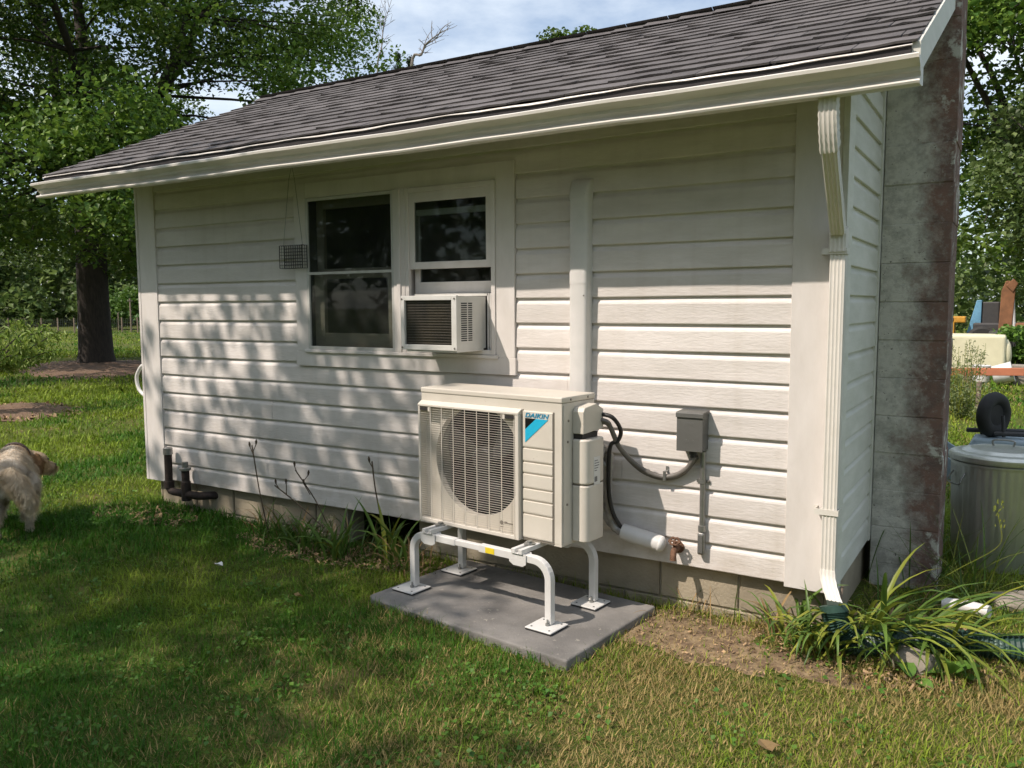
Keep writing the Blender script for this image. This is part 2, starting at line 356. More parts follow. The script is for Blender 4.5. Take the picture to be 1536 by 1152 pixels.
def smooth_path(pts, n=6):
    pts = [Vector(p) for p in pts]; out = []
    P = [pts[0]*2-pts[1]] + pts + [pts[-1]*2-pts[-2]]
    for i in range(1, len(P)-2):
        for k in range(n):
            t = k/n; a, b, c, d = P[i-1], P[i], P[i+1], P[i+2]
            out.append(.5*((2*b)+(c-a)*t+(2*a-5*b+4*c-d)*t*t+(3*b-a-3*c+d)*t**3))
    out.append(pts[-1]); return out
def vnoise(x, y, seed=0):
    """smooth value noise in 0..1"""
    xi = np.floor(x).astype(int); yi = np.floor(y).astype(int); fx = x-xi; fy = y-yi; fx = fx*fx*(3-2*fx); fy = fy*fy*(3-2*fy)
    def h(a, b):
        n = (a*374761393 + b*668265263 + seed*1442695041) & 0x7fffffff; n = ((n ^ (n >> 13))*1274126177) & 0x7fffffff
        return ((n ^ (n >> 16)) & 0xffff)/65535.0
    return (h(xi, yi)*(1-fx)+h(xi+1, yi)*fx)*(1-fy)+(h(xi, yi+1)*(1-fx)+h(xi+1, yi+1)*fx)*fy

# ------------------------------------------------------------------ ground
def gz(x, y):
    x = np.asarray(x, float); y = np.asarray(y, float)
    near = np.exp(-((x+1)**2+(y+1)**2)/400)
    return -.02 + .013*np.exp(-(((x+1.4)/1.0)**2+((y+.6)/.7)**2)**2) + near*(.040*(vnoise(x*.9+40, y*.9+17, 3)-.5) + .020*(vnoise(x*3.1+9, y*3.1+5, 5)-.5))
def gzf(x, y): return float(gz(np.array([x]), np.array([y]))[0])
def coords(lo, hi, c0, c1, fine, n):
    a = np.linspace(0, 1, n)**2.2
    return np.concatenate([c0-(c0-lo)*a[::-1], np.arange(c0+fine, c1, fine), c1+(hi-c1)*a])
gx = coords(-420, 420, -9, 4, .16, 26); gy = coords(-420, 420, -4.5, 5, .16, 26)
GX, GY = np.meshgrid(gx, gy, indexing='ij'); V = np.stack([GX, GY, gz(GX, GY)], -1).reshape(-1, 3)
ny = len(gy); I, J = np.meshgrid(np.arange(len(gx)-1), np.arange(ny-1), indexing='ij'); a = (I*ny+J).ravel()
me = np_mesh('ground', V, quads=np.stack([a, a+ny, a+ny+1, a+1], 1))
for p in me.polygons: p.use_smooth = True
tag(obj('ground', me, 'lawn_soil'), 'mown lawn and soil around the small white building', 'ground', kind='structure')

def patch(name, label, cat, cx, cy, rx, ry, mat, h, rot=0, n=40, kind='structure', rough=.14, seed=1):
    rr = random.Random(seed); vs = [(cx, cy, gzf(cx, cy)+h)]; ring = 5
    ph = [rr.uniform(0, 6.28) for _ in range(4)]
    for j in range(1, ring+1):
        for k in range(n):
            t = 2*math.pi*k/n; w = 1+rough*(math.sin(3*t+ph[0])*.4+math.sin(5*t+ph[1])*.35+math.sin(9*t+ph[2])*.25)
            x = rx*w*j/ring*math.cos(t); y = ry*w*j/ring*math.sin(t)
            X = cx+x*math.cos(rot)-y*math.sin(rot); Y = cy+x*math.sin(rot)+y*math.cos(rot)
            e = 1-(j/ring)**3; vs.append((X, Y, gzf(X, Y)+.004+(h-.004)*e + (rr.uniform(-.2, .2)*h if j < ring else -.006)))
    fs = [(0, 1+k, 1+(k+1) % n) for k in range(n)]
    for j in range(ring-1):
        for k in range(n): fs.append((1+j*n+k, 1+(j+1)*n+k, 1+(j+1)*n+(k+1) % n, 1+j*n+(k+1) % n))
    o = MB().add(vs, fs).build(name, mat, smooth=True); return tag(o, label, cat, kind=kind)
patch('mulch_bed', 'ring of dark wood mulch round the foot of the big maple', 'mulch', -19.4, 8.5, 3.4, 1.8, 'mulch', .10, rot=R(152), seed=2)
patch('mulch_bed', 'small round bed of brown wood chips under the young peach tree', 'mulch', -11.9, 2.55, 1.25, .85, 'mulch', .06, rot=R(150), seed=3)
patch('mulch_bed', 'strip of bare dry soil along the foundation by the concrete pad', 'mulch', -.45, -.30, .58, .27, 'dry_soil', .010, rot=R(-10), seed=4, rough=.5)
# gravel drive beyond the maple
dv = MB(); pts = [(-60, -4), (-40, 2.2), (-30, 6.2), (-22, 10.6), (-14, 15.5), (-6, 21), (0, 26)]
for i in range(len(pts)-1):
    (x0, y0), (x1, y1) = pts[i], pts[i+1]; d = Vector((x1-x0, y1-y0)).normalized(); nx, ny_ = -d.y*1.15, d.x*1.15
    dv.add([(x0+nx, y0+ny_, -.022), (x0-nx, y0-ny_, -.022), (x1-nx, y1-ny_, -.022), (x1+nx, y1+ny_, -.022)], [(0, 1, 2, 3)])
tag(dv.build('gravel_drive', 'gravel'), 'pale grey gravel drive behind the big maple', 'drive', kind='structure')

# ------------------------------------------------------------------ the small building
XL, XR, ZB, DEP, CRS = -4.92, .05, .225, 3.2, .1335
EAVE_Y, EAVE_Z, SLOPE, RIDGE_Y = -.49, 2.475, .46, 1.6
roofz = lambda y: EAVE_Z + SLOPE*((y if y <= RIDGE_Y else 2*RIDGE_Y-y)-EAVE_Y)
H = thing('small_house', 'small white clapboard building with grey shingle roof and block chimney', 'building', (0, 0, 0))

# core walls (hollow, with the window opening), floor and a dim room behind the panes
WX0, WX1, WZ0, WZ1 = -3.20, -1.72, 1.23, 2.21
c = MB()
c.box(XL+.02, WX0, 0, .09, .23, 2.62); c.box(WX1, XR-.02, 0, .09, .23, 2.62); c.box(WX0, WX1, 0, .09, .23, WZ0); c.box(WX0, WX1, 0, .09, WZ1, 2.62)
c.box(XL+.02, XR-.02, DEP-.09, DEP, .23, 2.62)
for x0, x1 in ((XL+.02, XL+.10), (XR-.10, XR-.02)):
    c.prism([(.09, .23), (DEP-.09, .23), (DEP-.09, 2.62), (RIDGE_Y, 3.36), (.09, 2.62)], x0, x1, 0)
c.build('wall', 'room', H)
MB().box(XL+.1, XR-.1, .09, DEP-.09, .26, .30).build('floor', 'dark_wood', H)

PROF = [(0, -.0225), (.004, -.024), (.098, -.021), (.106, -.0185), (.113, -.0135), (.122, -.0095), (CRS+.012, -.0085)]
def board(x0, x1, z, k, dz=0.0, parent=H, mat='siding', axis='x', face=0.0):
    """one length of drop siding: flat face with a cove along its top edge"""
    rr = random.Random(k*31+int(x0*17)); n = max(2, int(abs(x1-x0)/.45)); vs = []; m = len(PROF)
    for i in range(n+1):
        x = x0+(x1-x0)*i/n; w = rr.uniform(-.0012, .0012); q = rr.uniform(-.0012, .0012)
        for pz, py in PROF:
            if axis == 'x': vs.append((x, py+q, z+pz+w+dz*i/n))
            else: vs.append((face-py-q, x, z+pz+w))
        if axis == 'x': vs += [(x, -.001, z+CRS+.012+w), (x, -.001, z+w)]
        else: vs += [(face+.001, x, z+CRS+.012+w), (face+.001, x, z+w)]
    M = m+2; fs = []
    for i in range(n):
        for j in range(M): fs.append((i*M+j, (i+1)*M+j, (i+1)*M+(j+1) % M, i*M+(j+1) % M))
    fs += [tuple(range(M)), tuple(n*M+j for j in range(M-1, -1, -1))]
    return MB().add(vs, fs).build('siding_board', mat, parent)
CB0, CB1 = -4.725, -.150           # inner edges of the two corner boards
for k in range(17):
    z = ZB + k*CRS
    if z > 2.46: break
    inwin = 1.13 < z < 2.20
    segs = [(CB0, CB1)]
    if inwin: segs = [(CB0, -3.285), (-1.615, CB1)]
    elif k == 0: segs = [(CB0, CB1)]
    elif k == 2: segs = [(CB0, -2.62), (-2.6195, CB1)]
    elif k == 1: segs = [(CB0, -2.95), (-2.9495, CB1)]
    elif k == 4: segs = [(CB0, -3.55), (-3.5495, CB1)]
    elif k == 6: segs = [(CB0, -1.30), (-1.2995, CB1)]
    elif k == 3: segs = [(CB0, -.98), (-.9795, CB1)]
    elif k == 5: segs = [(CB0, -4.1), (-4.0995, CB1)]
    for x0, x1 in segs: board(x0+.0005, x1-.0005, z, k, dz=random.uniform(-.003, .003))
for k in range(24):                # right gable
    z = ZB + k*CRS; lo = max(.105, (z+CRS-2.60)/SLOPE+.02); hi = min(DEP-.1, 2*RIDGE_Y-(z+CRS-2.60)/SLOPE-.02)
    if hi-lo > .15: board(lo, hi, z, k+50, axis='y', face=XR, mat='gable_paint')
def left_gable():
    m = MB()
    for k in range(24):
        z = ZB + k*CRS; lo = max(.1, (z+CRS-2.60)/SLOPE+.02); hi = min(DEP-.1, 2*RIDGE_Y-(z+CRS-2.60)/SLOPE-.02)
        if hi-lo > .15: m.box(XL-.018, XL+.019, lo, hi, z, z+CRS-.004)
    return m.build('gable_siding', 'gable_paint', H)
left_gable()
# corner boards
MB().box(-.150, .0495, -.031, -.0005, .205, 2.46).build('corner_board', 'trim', H, bevel=.002)
MB().box(.050, .077, -.034, .103, .205, 2.56).build('corner_board', 'gable_paint', H, bevel=.002)
MB().box(-4.9195, -4.725, -.031, -.0005, .205, 2.46).build('corner_board', 'trim', H, bevel=.002)
MB().box(-4.947, -4.920, -.034, .10, .205, 2.56).build('corner_board', 'trim', H, bevel=.002)
MB().box(.0505, .080, .925, .967, .22, 2.98).build('corner_board', 'gable_paint', H, bevel=.002)
MB().box(-4.725, -.15, -.012, .0, 2.455, 2.60).build('frieze', 'trim', H)

# foundation: mortared blocks with a crawl opening
fm = MB(); fm.box(XL+.03, -2.95, .045, .2, -.2, .222); fm.box(-2.36, XR-.02, .045, .2, -.2, .222); fm.box(XR-.14, XR-.02, .2, DEP-.04, -.2, .222); fm.box(XL+.03, XL+.15, .2, DEP-.04, -.2, .222)
fm.box(XL+.15, XR-.14, DEP-.16, DEP-.04, -.2, .222)
fo = fm.build('foundation', 'mortar', H)
blk = {}
def fblock(x0, x1, z0, z1):
    key = (round(x1-x0, 3), round(z1-z0, 3))
    if key not in blk:
        m = MB().box(0, key[0], 0, .06, 0, key[1]).mesh('foundation_block'); m.materials.append(MATS['block'])
        bm = bmesh.new(); bm.from_mesh(m); bmesh.ops.bevel(bm, geom=bm.edges[:], offset=.004, segments=1, affect='EDGES'); bm.to_mesh(m); bm.free(); blk[key] = m
    o = bpy.data.objects.new('foundation_block', blk[key]); COL.objects.link(o); o.parent = fo; o.location = (x0, .030+random.uniform(-.003, .003), z0)
for row, z0, z1, off in ((0, -.175, .018, 0.0), (1, .028, .215, .203)):
    x = XR-.025-.33+off*0.6
    edges = []
    xr = XR-.025
    x = -.378 if row else -.575
    while xr > XL+.05:
        x0 = max(x, XL+.04)
        if not (x0 < -2.40 and xr > -2.92) : fblock(x0+.005, xr-.005, z0, z1)
        elif xr > -2.36 and x0 < -2.36 and xr+2.36 > .08: fblock(-2.35, xr-.005, z0, z1)
        elif x0 < -2.95 and -2.95-x0 > .08: fblock(x0+.005, -2.96, z0, z1)
        xr = x; x -= .4065
MB().box(XR-.03, XR-.015, .03, DEP-.05, -.2, .215).build('foundation_side', 'block', H)

# roof deck, boards, soffit
roof = MB()
for s in (1, -1):
    pts = [(EAVE_Y, EAVE_Z-.022), (RIDGE_Y, roofz(RIDGE_Y)-.022), (RIDGE_Y, roofz(RIDGE_Y)-.10), (EAVE_Y, EAVE_Z-.075)]
    if s < 0: pts = [(2*RIDGE_Y-y+.001, z) for y, z in pts]
    roof.prism(pts, -5.315, .355 if s > 0 else .205, 0)
ro = roof.build('roof', 'roof_felt', H)
MB().box(-5.29, .33, -.42, -.395, 2.335, 2.452).build('fascia', 'rusty_edge', ro)
MB().box(-5.30, .34, -.484, -.4205, 2.400, 2.446).build('fascia_strip', 'rusty_edge', ro)
de = MB(); n = 60; rr = random.Random(5)
prev = None; vs = []; fs = []
for i in range(n+1):
    x = -5.32+5.68*i/n; w = .004*math.sin(i*.55)+.002*math.sin(i*1.7)
    vs += [(x, -.497, 2.457+w*.5), (x, -.500, 2.4505+w), (x, -.486, 2.4495+w), (x, -.486, 2.4575+w*.5)]
for i in range(n):
    for j in range(4): fs.append((i*4+j, i*4+4+j, i*4+4+(j+1) % 4, i*4+(j+1) % 4))
fs += [(0, 1, 2, 3), (n*4+3, n*4+2, n*4+1, n*4)]
de.add(vs, fs).build('drip_edge', 'drip_metal', ro)
MB().box(-5.29, .33, -.394, -.04, 2.47, 2.485).build('soffit', 'trim', ro)
for x0, x1, mt in ((.3555, .385, 'gable_paint'), (-5.345, -5.3155, 'trim')):
    for s in (1, -1):
        pts = [(-.47, roofz(-.47)-.012), (RIDGE_Y, roofz(RIDGE_Y)-.012), (RIDGE_Y, roofz(RIDGE_Y)-.15), (-.47, roofz(-.47)-.13)]
        sh_ = 0
        if s < 0: pts = [(2*RIDGE_Y-y+.001, z) for y, z in pts]; sh_ = -.15 if x0 > 0 else 0
        MB().prism(pts, x0+sh_, x1+sh_, 0).build('rake_board', mt, ro)
for x0, x1 in ((.085, .355), (-5.315, -4.95)):
    for s in (1, -1):
        pts = [(-.39, roofz(-.39)-.112), (RIDGE_Y, roofz(RIDGE_Y)-.112), (RIDGE_Y, roofz(RIDGE_Y)-.126), (-.39, roofz(-.39)-.126)]
        if s < 0: pts = [(2*RIDGE_Y-y+.001, z) for y, z in pts]
        MB().prism(pts, x0, x1-(.15 if s < 0 and x0 > 0 else 0), 0).build('rake_soffit', 'gable_paint', ro)

# shingles: three-tab tabs, each its own piece
TAB, EXPO = .305, .1455
ang = math.atan(SLOPE); rows = int((RIDGE_Y-EAVE_Y)/math.cos(ang)/EXPO)+1
tabs = []
def tab_mesh(seed, w):
    rr = random.Random(seed); l = EXPO+.05; d = [rr.uniform(-.007, .007) for _ in range(6)]
    lift = [abs(rr.gauss(.0025, .0035)) for _ in range(4)]
    # x along the eave, y up the slope, z off the roof; butt edge slightly curled
    xs = [0, w*.33, w*.67, w]
    top = [(x, d[i], .010+lift[i]) for i, x in enumerate(xs)] + [(x, l*.5, .007) for x in xs] + [(x, l, .001) for x in xs]
    bot = [(x, d[i]+.001, .002+lift[i]*.8) for i, x in enumerate(xs)]
    fs = [(i, i+1, i+5, i+4) for i in range(3)] + [(i+4, i+5, i+9, i+8) for i in range(3)] + [(12+i, 12+i+1, i+1, i) for i in range(3)]
    b2 = [(xs[0], l, -.004), (xs[3], l, -.004)]
    fs += [(0, 4, 8, 16, 12), (15, 17, 11, 7, 3)]
    me = MB().add(top+bot+b2, fs).mesh('shingle'); me.materials.append(MATS['shingle']); return me
tmesh = [tab_mesh(s, TAB-.005) for s in range(14)]
Mroof = Matrix.Translation((0, EAVE_Y+.004, EAVE_Z-.012)) @ Matrix.Rotation(ang, 4, 'X')
cand = []
for r in range(rows):
    x = -5.335 - [0, .1525, .08, .23][r % 4]
    while x < .375:
        cand.append((r, x)); x += TAB
rest = MB(); made = 0
for idx, (r, x) in enumerate(sorted(cand, key=lambda t: (t[0], -t[1]))):
    x0 = max(x, -5.335); x1 = min(x+TAB-.005, .375)
    if x1-x0 < .03: continue
    sag = .006*math.sin(x*1.3+r)+random.uniform(-.003, .003)
    full = (x1-x0) > TAB-.02
    if made < 300:
        me_ = random.choice(tmesh) if full else tab_mesh(100+idx, x1-x0)
        o = bpy.data.objects.new('shingle', me_); COL.objects.link(o); o.parent = ro
        o.matrix_local = Mroof @ Matrix.Translation((x0, r*EXPO+sag, .0)); made += 1
    else:
        t = tab_mesh(300+idx, x1-x0); T = Mroof @ Matrix.Translation((x0, r*EXPO+sag, 0)); rest.add([T @ v.co for v in t.vertices], [tuple(p.vertices) for p in t.polygons]); bpy.data.meshes.remove(t)
Mb = Matrix.Translation((0, 2*RIDGE_Y-EAVE_Y+.012, EAVE_Z-.020)) @ Matrix.Scale(-1, 4, (0, 1, 0)) @ Matrix.Rotation(ang, 4, 'X')
for r in range(rows):
    for i in range(18):
        t = tmesh[(r*7+i) % 14]; T = Mb @ Matrix.Translation((-5.335+i*TAB-(r % 2)*.0, r*EXPO, 0)); rest.add([T @ v.co for v in t.vertices], [tuple(p.vertices) for p in t.polygons])
for i in range(24):     # ridge caps
    x0 = -5.335+i*.2385; l = random.uniform(0, .006)
    z = roofz(RIDGE_Y)+.004
    rest.add([(x0, RIDGE_Y-.13, z-.055), (x0, RIDGE_Y, z+.012+l), (x0, RIDGE_Y+.13, z-.055), (x0+.29, RIDGE_Y-.13, z-.062), (x0+.29, RIDGE_Y, z+.002), (x0+.29, RIDGE_Y+.13, z-.062)], [(0, 1, 4, 3), (1, 2, 5, 4), (0, 3, 5, 2), (0, 2, 1)])
tag(rest.build('shingles', 'shingle', ro), kind='stuff')

# gutter
gp = [(-.4215, 2.395), (-.4215, 2.322), (-.455, 2.315), (-.512, 2.309), (-.5290, 2.310), (-.5330, 2.318), (-.528, 2.325), (-.506, 2.330), (-.500, 2.342), (-.508, 2.352), (-.519, 2.356), (-.521, 2.371), (-.536, 2.377),
      (-.554, 2.384), (-.569, 2.390), (-.571, 2.403), (-.565, 2.408), (-.556, 2.406), (-.556, 2.400), (-.555, 2.394), (-.522, 2.382), (-.508, 2.363), (-.492, 2.340), (-.490, 2.322), (-.430, 2.330), (-.426, 2.395)]
vs = []; fs = []; n = 24; m = len(gp)
for i in range(n+1):
    x = -5.355+5.745*i/n; w = .0025*math.sin(i*.8)+.0015*math.sin(i*2.1); sag = -.006*math.sin(math.pi*i/n)
    vs += [(x, y+w*.6, z+sag+w) for y, z in gp]
for i in range(n):
    for j in range(m): fs.append((i*m+j, (i+1)*m+j, (i+1)*m+(j+1) % m, i*m+(j+1) % m))
gut = MB().add(vs, fs).build('gutter', 'gutter_metal', H)
for x in (-5.358, .387):
    MB().prism(gp[:16]+[(-.4215, 2.405)], x, x+.005, 0).build('end_cap', 'gutter_metal', gut)
# downspout: corrugated rectangular tube, two elbows, straps
def dsection(w, d):
    """rectangular outline with shallow ribs on the front face"""
    pts = []
    for i in range(13):
        t = i/12; pts.append((-w/2+w*t, -d/2-(.004 if i % 3 == 1 else 0)))
    pts += [(w/2, d/2), (-w/2, d/2)]
    return pts
def dspout(path, w, d, name, parent, crimp=0):
    sec = dsection(w, d); vs = []; n = len(sec); fs = []
    for i, (p, ang_) in enumerate(path):
        k = 1+(crimp*(1 if i % 2 else -1))
        for a, b in sec:
            vs.append((p[0]+a*k, p[1]+b*k*math.cos(ang_), p[2]+b*k*math.sin(ang_)))
    for i in range(len(path)-1):
        for j in range(n): fs.append((i*n+j, i*n+(j+1) % n, (i+1)*n+(j+1) % n, (i+1)*n+j))
    fs += [tuple(range(n)), tuple((len(path)-1)*n+j for j in range(n-1, -1, -1))]
    return MB().add(vs, fs).build(name, 'downspout_metal', parent, smooth='auto')
dx = .053
ds = dspout([((dx, -.066, z), 0) for z in np.linspace(1.80, .33, 6)], .062, .058, 'downspout', H)
A0 = Vector((dx+.018, -.468, 2.325)); A1 = Vector((dx, -.085, 1.86))
el = []
for i in range(15):
    t = i/14; e = t*t*(3-2*t); p = Vector((dx+.018, -.468+.055*t**2, 2.325-.20*t)); el.append((p, .62*t))
dspout(el, .068, .062, 'elbow', ds, crimp=.03)
p0 = el[-1][0]; p1 = Vector((dx, -.075, 1.80))
dspout([(p0.lerp(p1, t), .62 if t < .9 else .3) for t in (-.02, .25, .5, .75, .93)], .058, .052, 'offset_pipe', ds)
dspout([(Vector((dx, -.074, 1.845-.10*t)), .35*(1-t)) for t in (0, .2, .4, .6, .8, 1)], .068, .062, 'elbow', ds, crimp=.02)
dspout([(Vector((dx+.05*t*t, -.068-.10*t*t, .335-.13*t)), -.9*t) for t in np.linspace(0, 1, 8)], .066, .062, 'elbow', ds, crimp=.03)
for z in (1.735, .585):
    m = MB(); m.box(dx-.060, dx+.036, -.1015, -.098, z, z+.026); m.box(dx-.0635, dx-.060, -.101, -.032, z, z+.026); m.box(dx-.078, dx-.060, -.0345, -.0315, z, z+.026); m.box(dx+.036, dx+.039, -.1015, -.033, z, z+.026)
    st_ = m.build('strap', 'downspout_metal', ds)
    MB().lathe([(0, 0), (.005, 0), (.005, .004), (0, .005)], 8, (dx-.069, -.0345, z+.013), Matrix.Rotation(R(90), 3, 'X')).build('screw', 'screw', ds)

# chimney of stacked blocks
ch = MB().box(.082, .413, .9735, 1.3685, -.1, 4.35).build('chimney', 'mortar', H)
ch.data.materials.clear(); ch.data.materials.append(MATS['chimney_block'])
zc = -.11; i = 0
while zc < 4.3:
    j = random.uniform(-.003, .003); m = MB().box(.0805+abs(j), .4155+j, .970+j, 1.372+j, zc+.0015, zc+.2035)
    bo = m.build('chimney_block', 'chimney_block', ch, bevel=.0025, seg=1); zc += .205; i += 1

# ------------------------------------------------------------------ window (a part of the building)
win = MB()
cy0, cy1 = -.036, -.0005
win.box(-3.282, -3.18, cy0, cy1, 1.232, 2.30); win.box(-1.738, -1.618, cy0, cy1, 1.232, 2.30); win.box(-3.18, -1.738, cy0+.001, cy1, 2.205, 2.30); win.box(-3.290, -1.612, cy0-.002, cy1, 1.138, 1.2315)
wo_ = win.build('window', 'trim', H, bevel=.002)
MB().box(-3.20, -1.72, -.052, .05, 1.226, 1.246).build('sill', 'trim', wo_, bevel=.003)
MB().box(-2.455, -2.368, -.046, .06, 1.247, 2.205).build('mullion', 'trim', wo_, bevel=.003)
MB().box(-2.425, -2.398, -.054, -.0465, 1.247, 2.205).build('mullion_bead', 'trim', wo_, bevel=.002)
def frame(x0, x1, z0, z1, w, y0, y1, name, mat, top=None, bot=None):
    m = MB(); t = top or w; b = bot or w
    m.box(x0, x0+w, y0, y1, z0, z1); m.box(x1-w, x1, y0, y1, z0, z1); m.box(x0+w, x1-w, y0+.001, y1-.001, z1-t, z1); m.box(x0+w, x1-w, y0+.001, y1-.001, z0, z0+b)
    return m.build(name, mat, wo_, bevel=.0015, seg=1)
def pane(x0, x1, z0, z1, y): return MB().box(x0, x1, y, y+.003, z0, z1).build('pane', 'glass', wo_)
# left: storm frame, two panes, wooden sash behind
frame(-3.178, -2.456, 1.247, 2.203, .020, -.040, -.022, 'storm_frame', 'alu_frame')
MB().box(-3.158, -2.476, -.038, -.024, 1.722, 1.738).build('meeting_rail', 'alu_frame', wo_)
pane(-3.158, -2.476, 1.738, 2.183, -.030); pane(-3.158, -2.476, 1.267, 1.722, -.026)
frame(-3.17, -2.47, 1.255, 1.735, .085, .020, .050, 'sash', 'wood_sash', top=.04, bot=.095)
frame(-3.17, -2.47, 1.70, 2.20, .06, .052, .080, 'sash', 'wood_sash')
# right: storm frame, raised sash over the window air conditioner
frame(-2.367, -1.739, 1.247, 2.203, .026, -.044, -.020, 'storm_frame', 'trim')
frame(-2.340, -1.766, 1.735, 2.176, .036, -.036, -.012, 'sash', 'trim', top=.055, bot=.040)
pane(-2.304, -1.802, 1.775, 2.121, -.026)
MB().box(-2.304, -1.802, -.010, .012, 2.045, 2.078).build('sash_rail', 'trim', wo_)
frame(-2.340, -1.766, 1.592, 2.08, .034, .014, .040, 'sash', 'trim', top=.03, bot=.068)
pane(-2.306, -1.800, 1.66, 2.05, .026)
m = MB(); 
for i in range(9): m.box(-1.812+i*.0075, -1.8065+i*.0075, -.012-(i % 2)*.004, -.002, 1.262, 1.590)
m.box(-1.815, -1.745, -.006, .0, 1.258, 1.590); m.build('filler_panel', 'pvc_white', wo_)
MB().box(-2.330, -1.80, -.012, .006, 1.576, 1.5915).build('sash_stop', 'ac_paint', wo_)

# ------------------------------------------------------------------ window air conditioner
ac = thing('window_air_conditioner', 'white boxy air conditioner with dark coil jutting from the window', 'air conditioner', (-2.19, -.30, 1.283))
AW, AH, AD = .37, .290, .285
b = MB(); b.box(0, .005, 0.004, AD, 0, AH); b.box(AW-.004, AW, .004, AD, 0, AH); b.box(.005, AW-.004, .004, AD, AH-.004, AH); b.box(.005, AW-.004, .004, AD, 0, .004); b.box(.005, AW-.004, AD-.004, AD, .004, AH-.004)
b.build('housing', 'ac_paint', ac)
b = MB(); b.box(-.004, .020, -.003, .016, -.003, AH+.003); b.box(AW-.030, AW+.004, -.003, .016, -.003, AH+.003); b.box(.020, AW-.030, -.002, .015, AH-.022, AH+.003); b.box(.020, AW-.030, -.002, .015, -.003, .026)
b.build('rear_frame', 'ac_paint', ac, bevel=.002)
MB().box(.02, AW-.03, .016, .045, .02, AH-.015).build('coil', 'coil', ac)
b = MB()
for i in range(16): b.box(.021, AW-.031, .009, .0145, .034+i*.0148, .0352+i*.0148)
b.build('coil_fins', 'screw', ac)
for col, (y0, y1) in enumerate(((.045, .100), (.112, .150))):
    for i in range(18):
        z = .047+i*.0118
        MB().box(AW-.0035, AW+.0009, y0, y1, z, z+.0062).build('vent_slot', 'slot', ac)
for x in (.004, AW-.010):
    for z in (.01, AH-.014): MB().lathe([(0, 0), (.005, 0), (.005, .003), (0, .004)], 8, (x, -.003, z), Matrix.Rotation(R(90), 3, 'X')).build('screw', 'screw', ac)
MB().box(.03, AW, .006, .26, -.012, -.0005).build('drip_tray', 'ac_paint', ac)

# ------------------------------------------------------------------ heat pump
UR = R(-6); UO = Vector((-1.96, -.428, .378)); UW, UD, UH = .90, .285, .714
hp = thing('heat_pump', 'beige outdoor heat pump unit with round fan behind a wire grille', 'heat pump', UO, UR)
# cabinet: shell with a hole in front for the fan
FX, FZ, FR_ = .365, .352, .285
sh = MB()
sh.box(0, .012, .0, UD, .0, .685); sh.box(UW-.012, UW, .0, UD, 0, .685); sh.box(.012, UW-.012, UD-.01, UD, 0, .685); sh.box(.012, UW-.012, .001, UD-.01, 0, .012)
sh.box(.664, .888, 0, .018, .012, .685); sh.box(.012, .664, 0, .018, .640, .685)
n = 48                                  # front plate with the round opening
vs = []; fs = []
def edge(a):
    c_, s_ = math.cos(a), math.sin(a); x0, x1, z0, z1 = .012-FX, .664-FX, .012-FZ, .640-FZ
    t = min(((x1 if c_ > 0 else x0)/c_) if abs(c_) > 1e-6 else 9, ((z1 if s_ > 0 else z0)/s_) if abs(s_) > 1e-6 else 9); return FX+c_*t, FZ+s_*t
for k in range(n):
    a = 2*math.pi*(k+.5)/n; ex_, ez_ = edge(a); vs += [(ex_, .022, ez_), (FX+FR_*math.cos(a), .022, FZ+FR_*math.sin(a)), (FX+FR_*.99*math.cos(a), .058, FZ+FR_*.99*math.sin(a))]
for k in range(n):
    q = (k+1) % n; fs += [(k*3, q*3, q*3+1, k*3+1), (k*3+1, q*3+1, q*3+2, k*3+2)]
for x, z in ((.012, .012), (.664, .012), (.664, .64), (.012, .64)):
    ks = sorted(range(n), key=lambda k: (vs[k*3][0]-x)**2+(vs[k*3][2]-z)**2)[:2]; vs.append((x, .022, z)); fs.append((ks[0]*3, ks[1]*3, len(vs)-1))
sh.add(vs, fs)
cab = sh.build('cabinet', 'unit_paint', hp, bevel=.004)
MB().box(-.004, UW+.004, -.004, UD+.004, .686, UH).build('lid', 'unit_paint', hp, bevel=.006)
MB().box(.0, UW, .002, UD, .683, .6862).build('lid_seam', 'unit_seam', hp)
MB().box(.03, .66, .20, .21, .02, .66).build('coil', 'slot', hp)
fan = MB().lathe([(0, 0), (.055, 0), (.066, .012), (.066, .06), (0, .06)], 24, (FX, .050, FZ), Matrix.Rotation(R(-90), 3, 'X')).build('fan', 'fan_plastic', hp, smooth='auto')
for k in range(3):
    a0 = k*2*math.pi/3+.5; vs = []; fs = []
    for i in range(9):
        r_ = .055+(FR_-.075)*i/8
        for j in range(7):
            t = a0+(-.42+.95*j/6)*(1-.15*i/8)+.25*i/8; vs.append((FX+r_*math.cos(t), .062+.052*(j/6)+.006*math.sin(i), FZ+r_*math.sin(t)))
    for i in range(8):
        for j in range(6): fs.append((i*7+j, i*7+j+1, i*7+j+8, i*7+j+7))
    bl = MB().add(vs, fs).build('blade', 'fan_plastic', fan, smooth=True); bl.modifiers.new('s', 'SOLIDIFY').thickness = .004
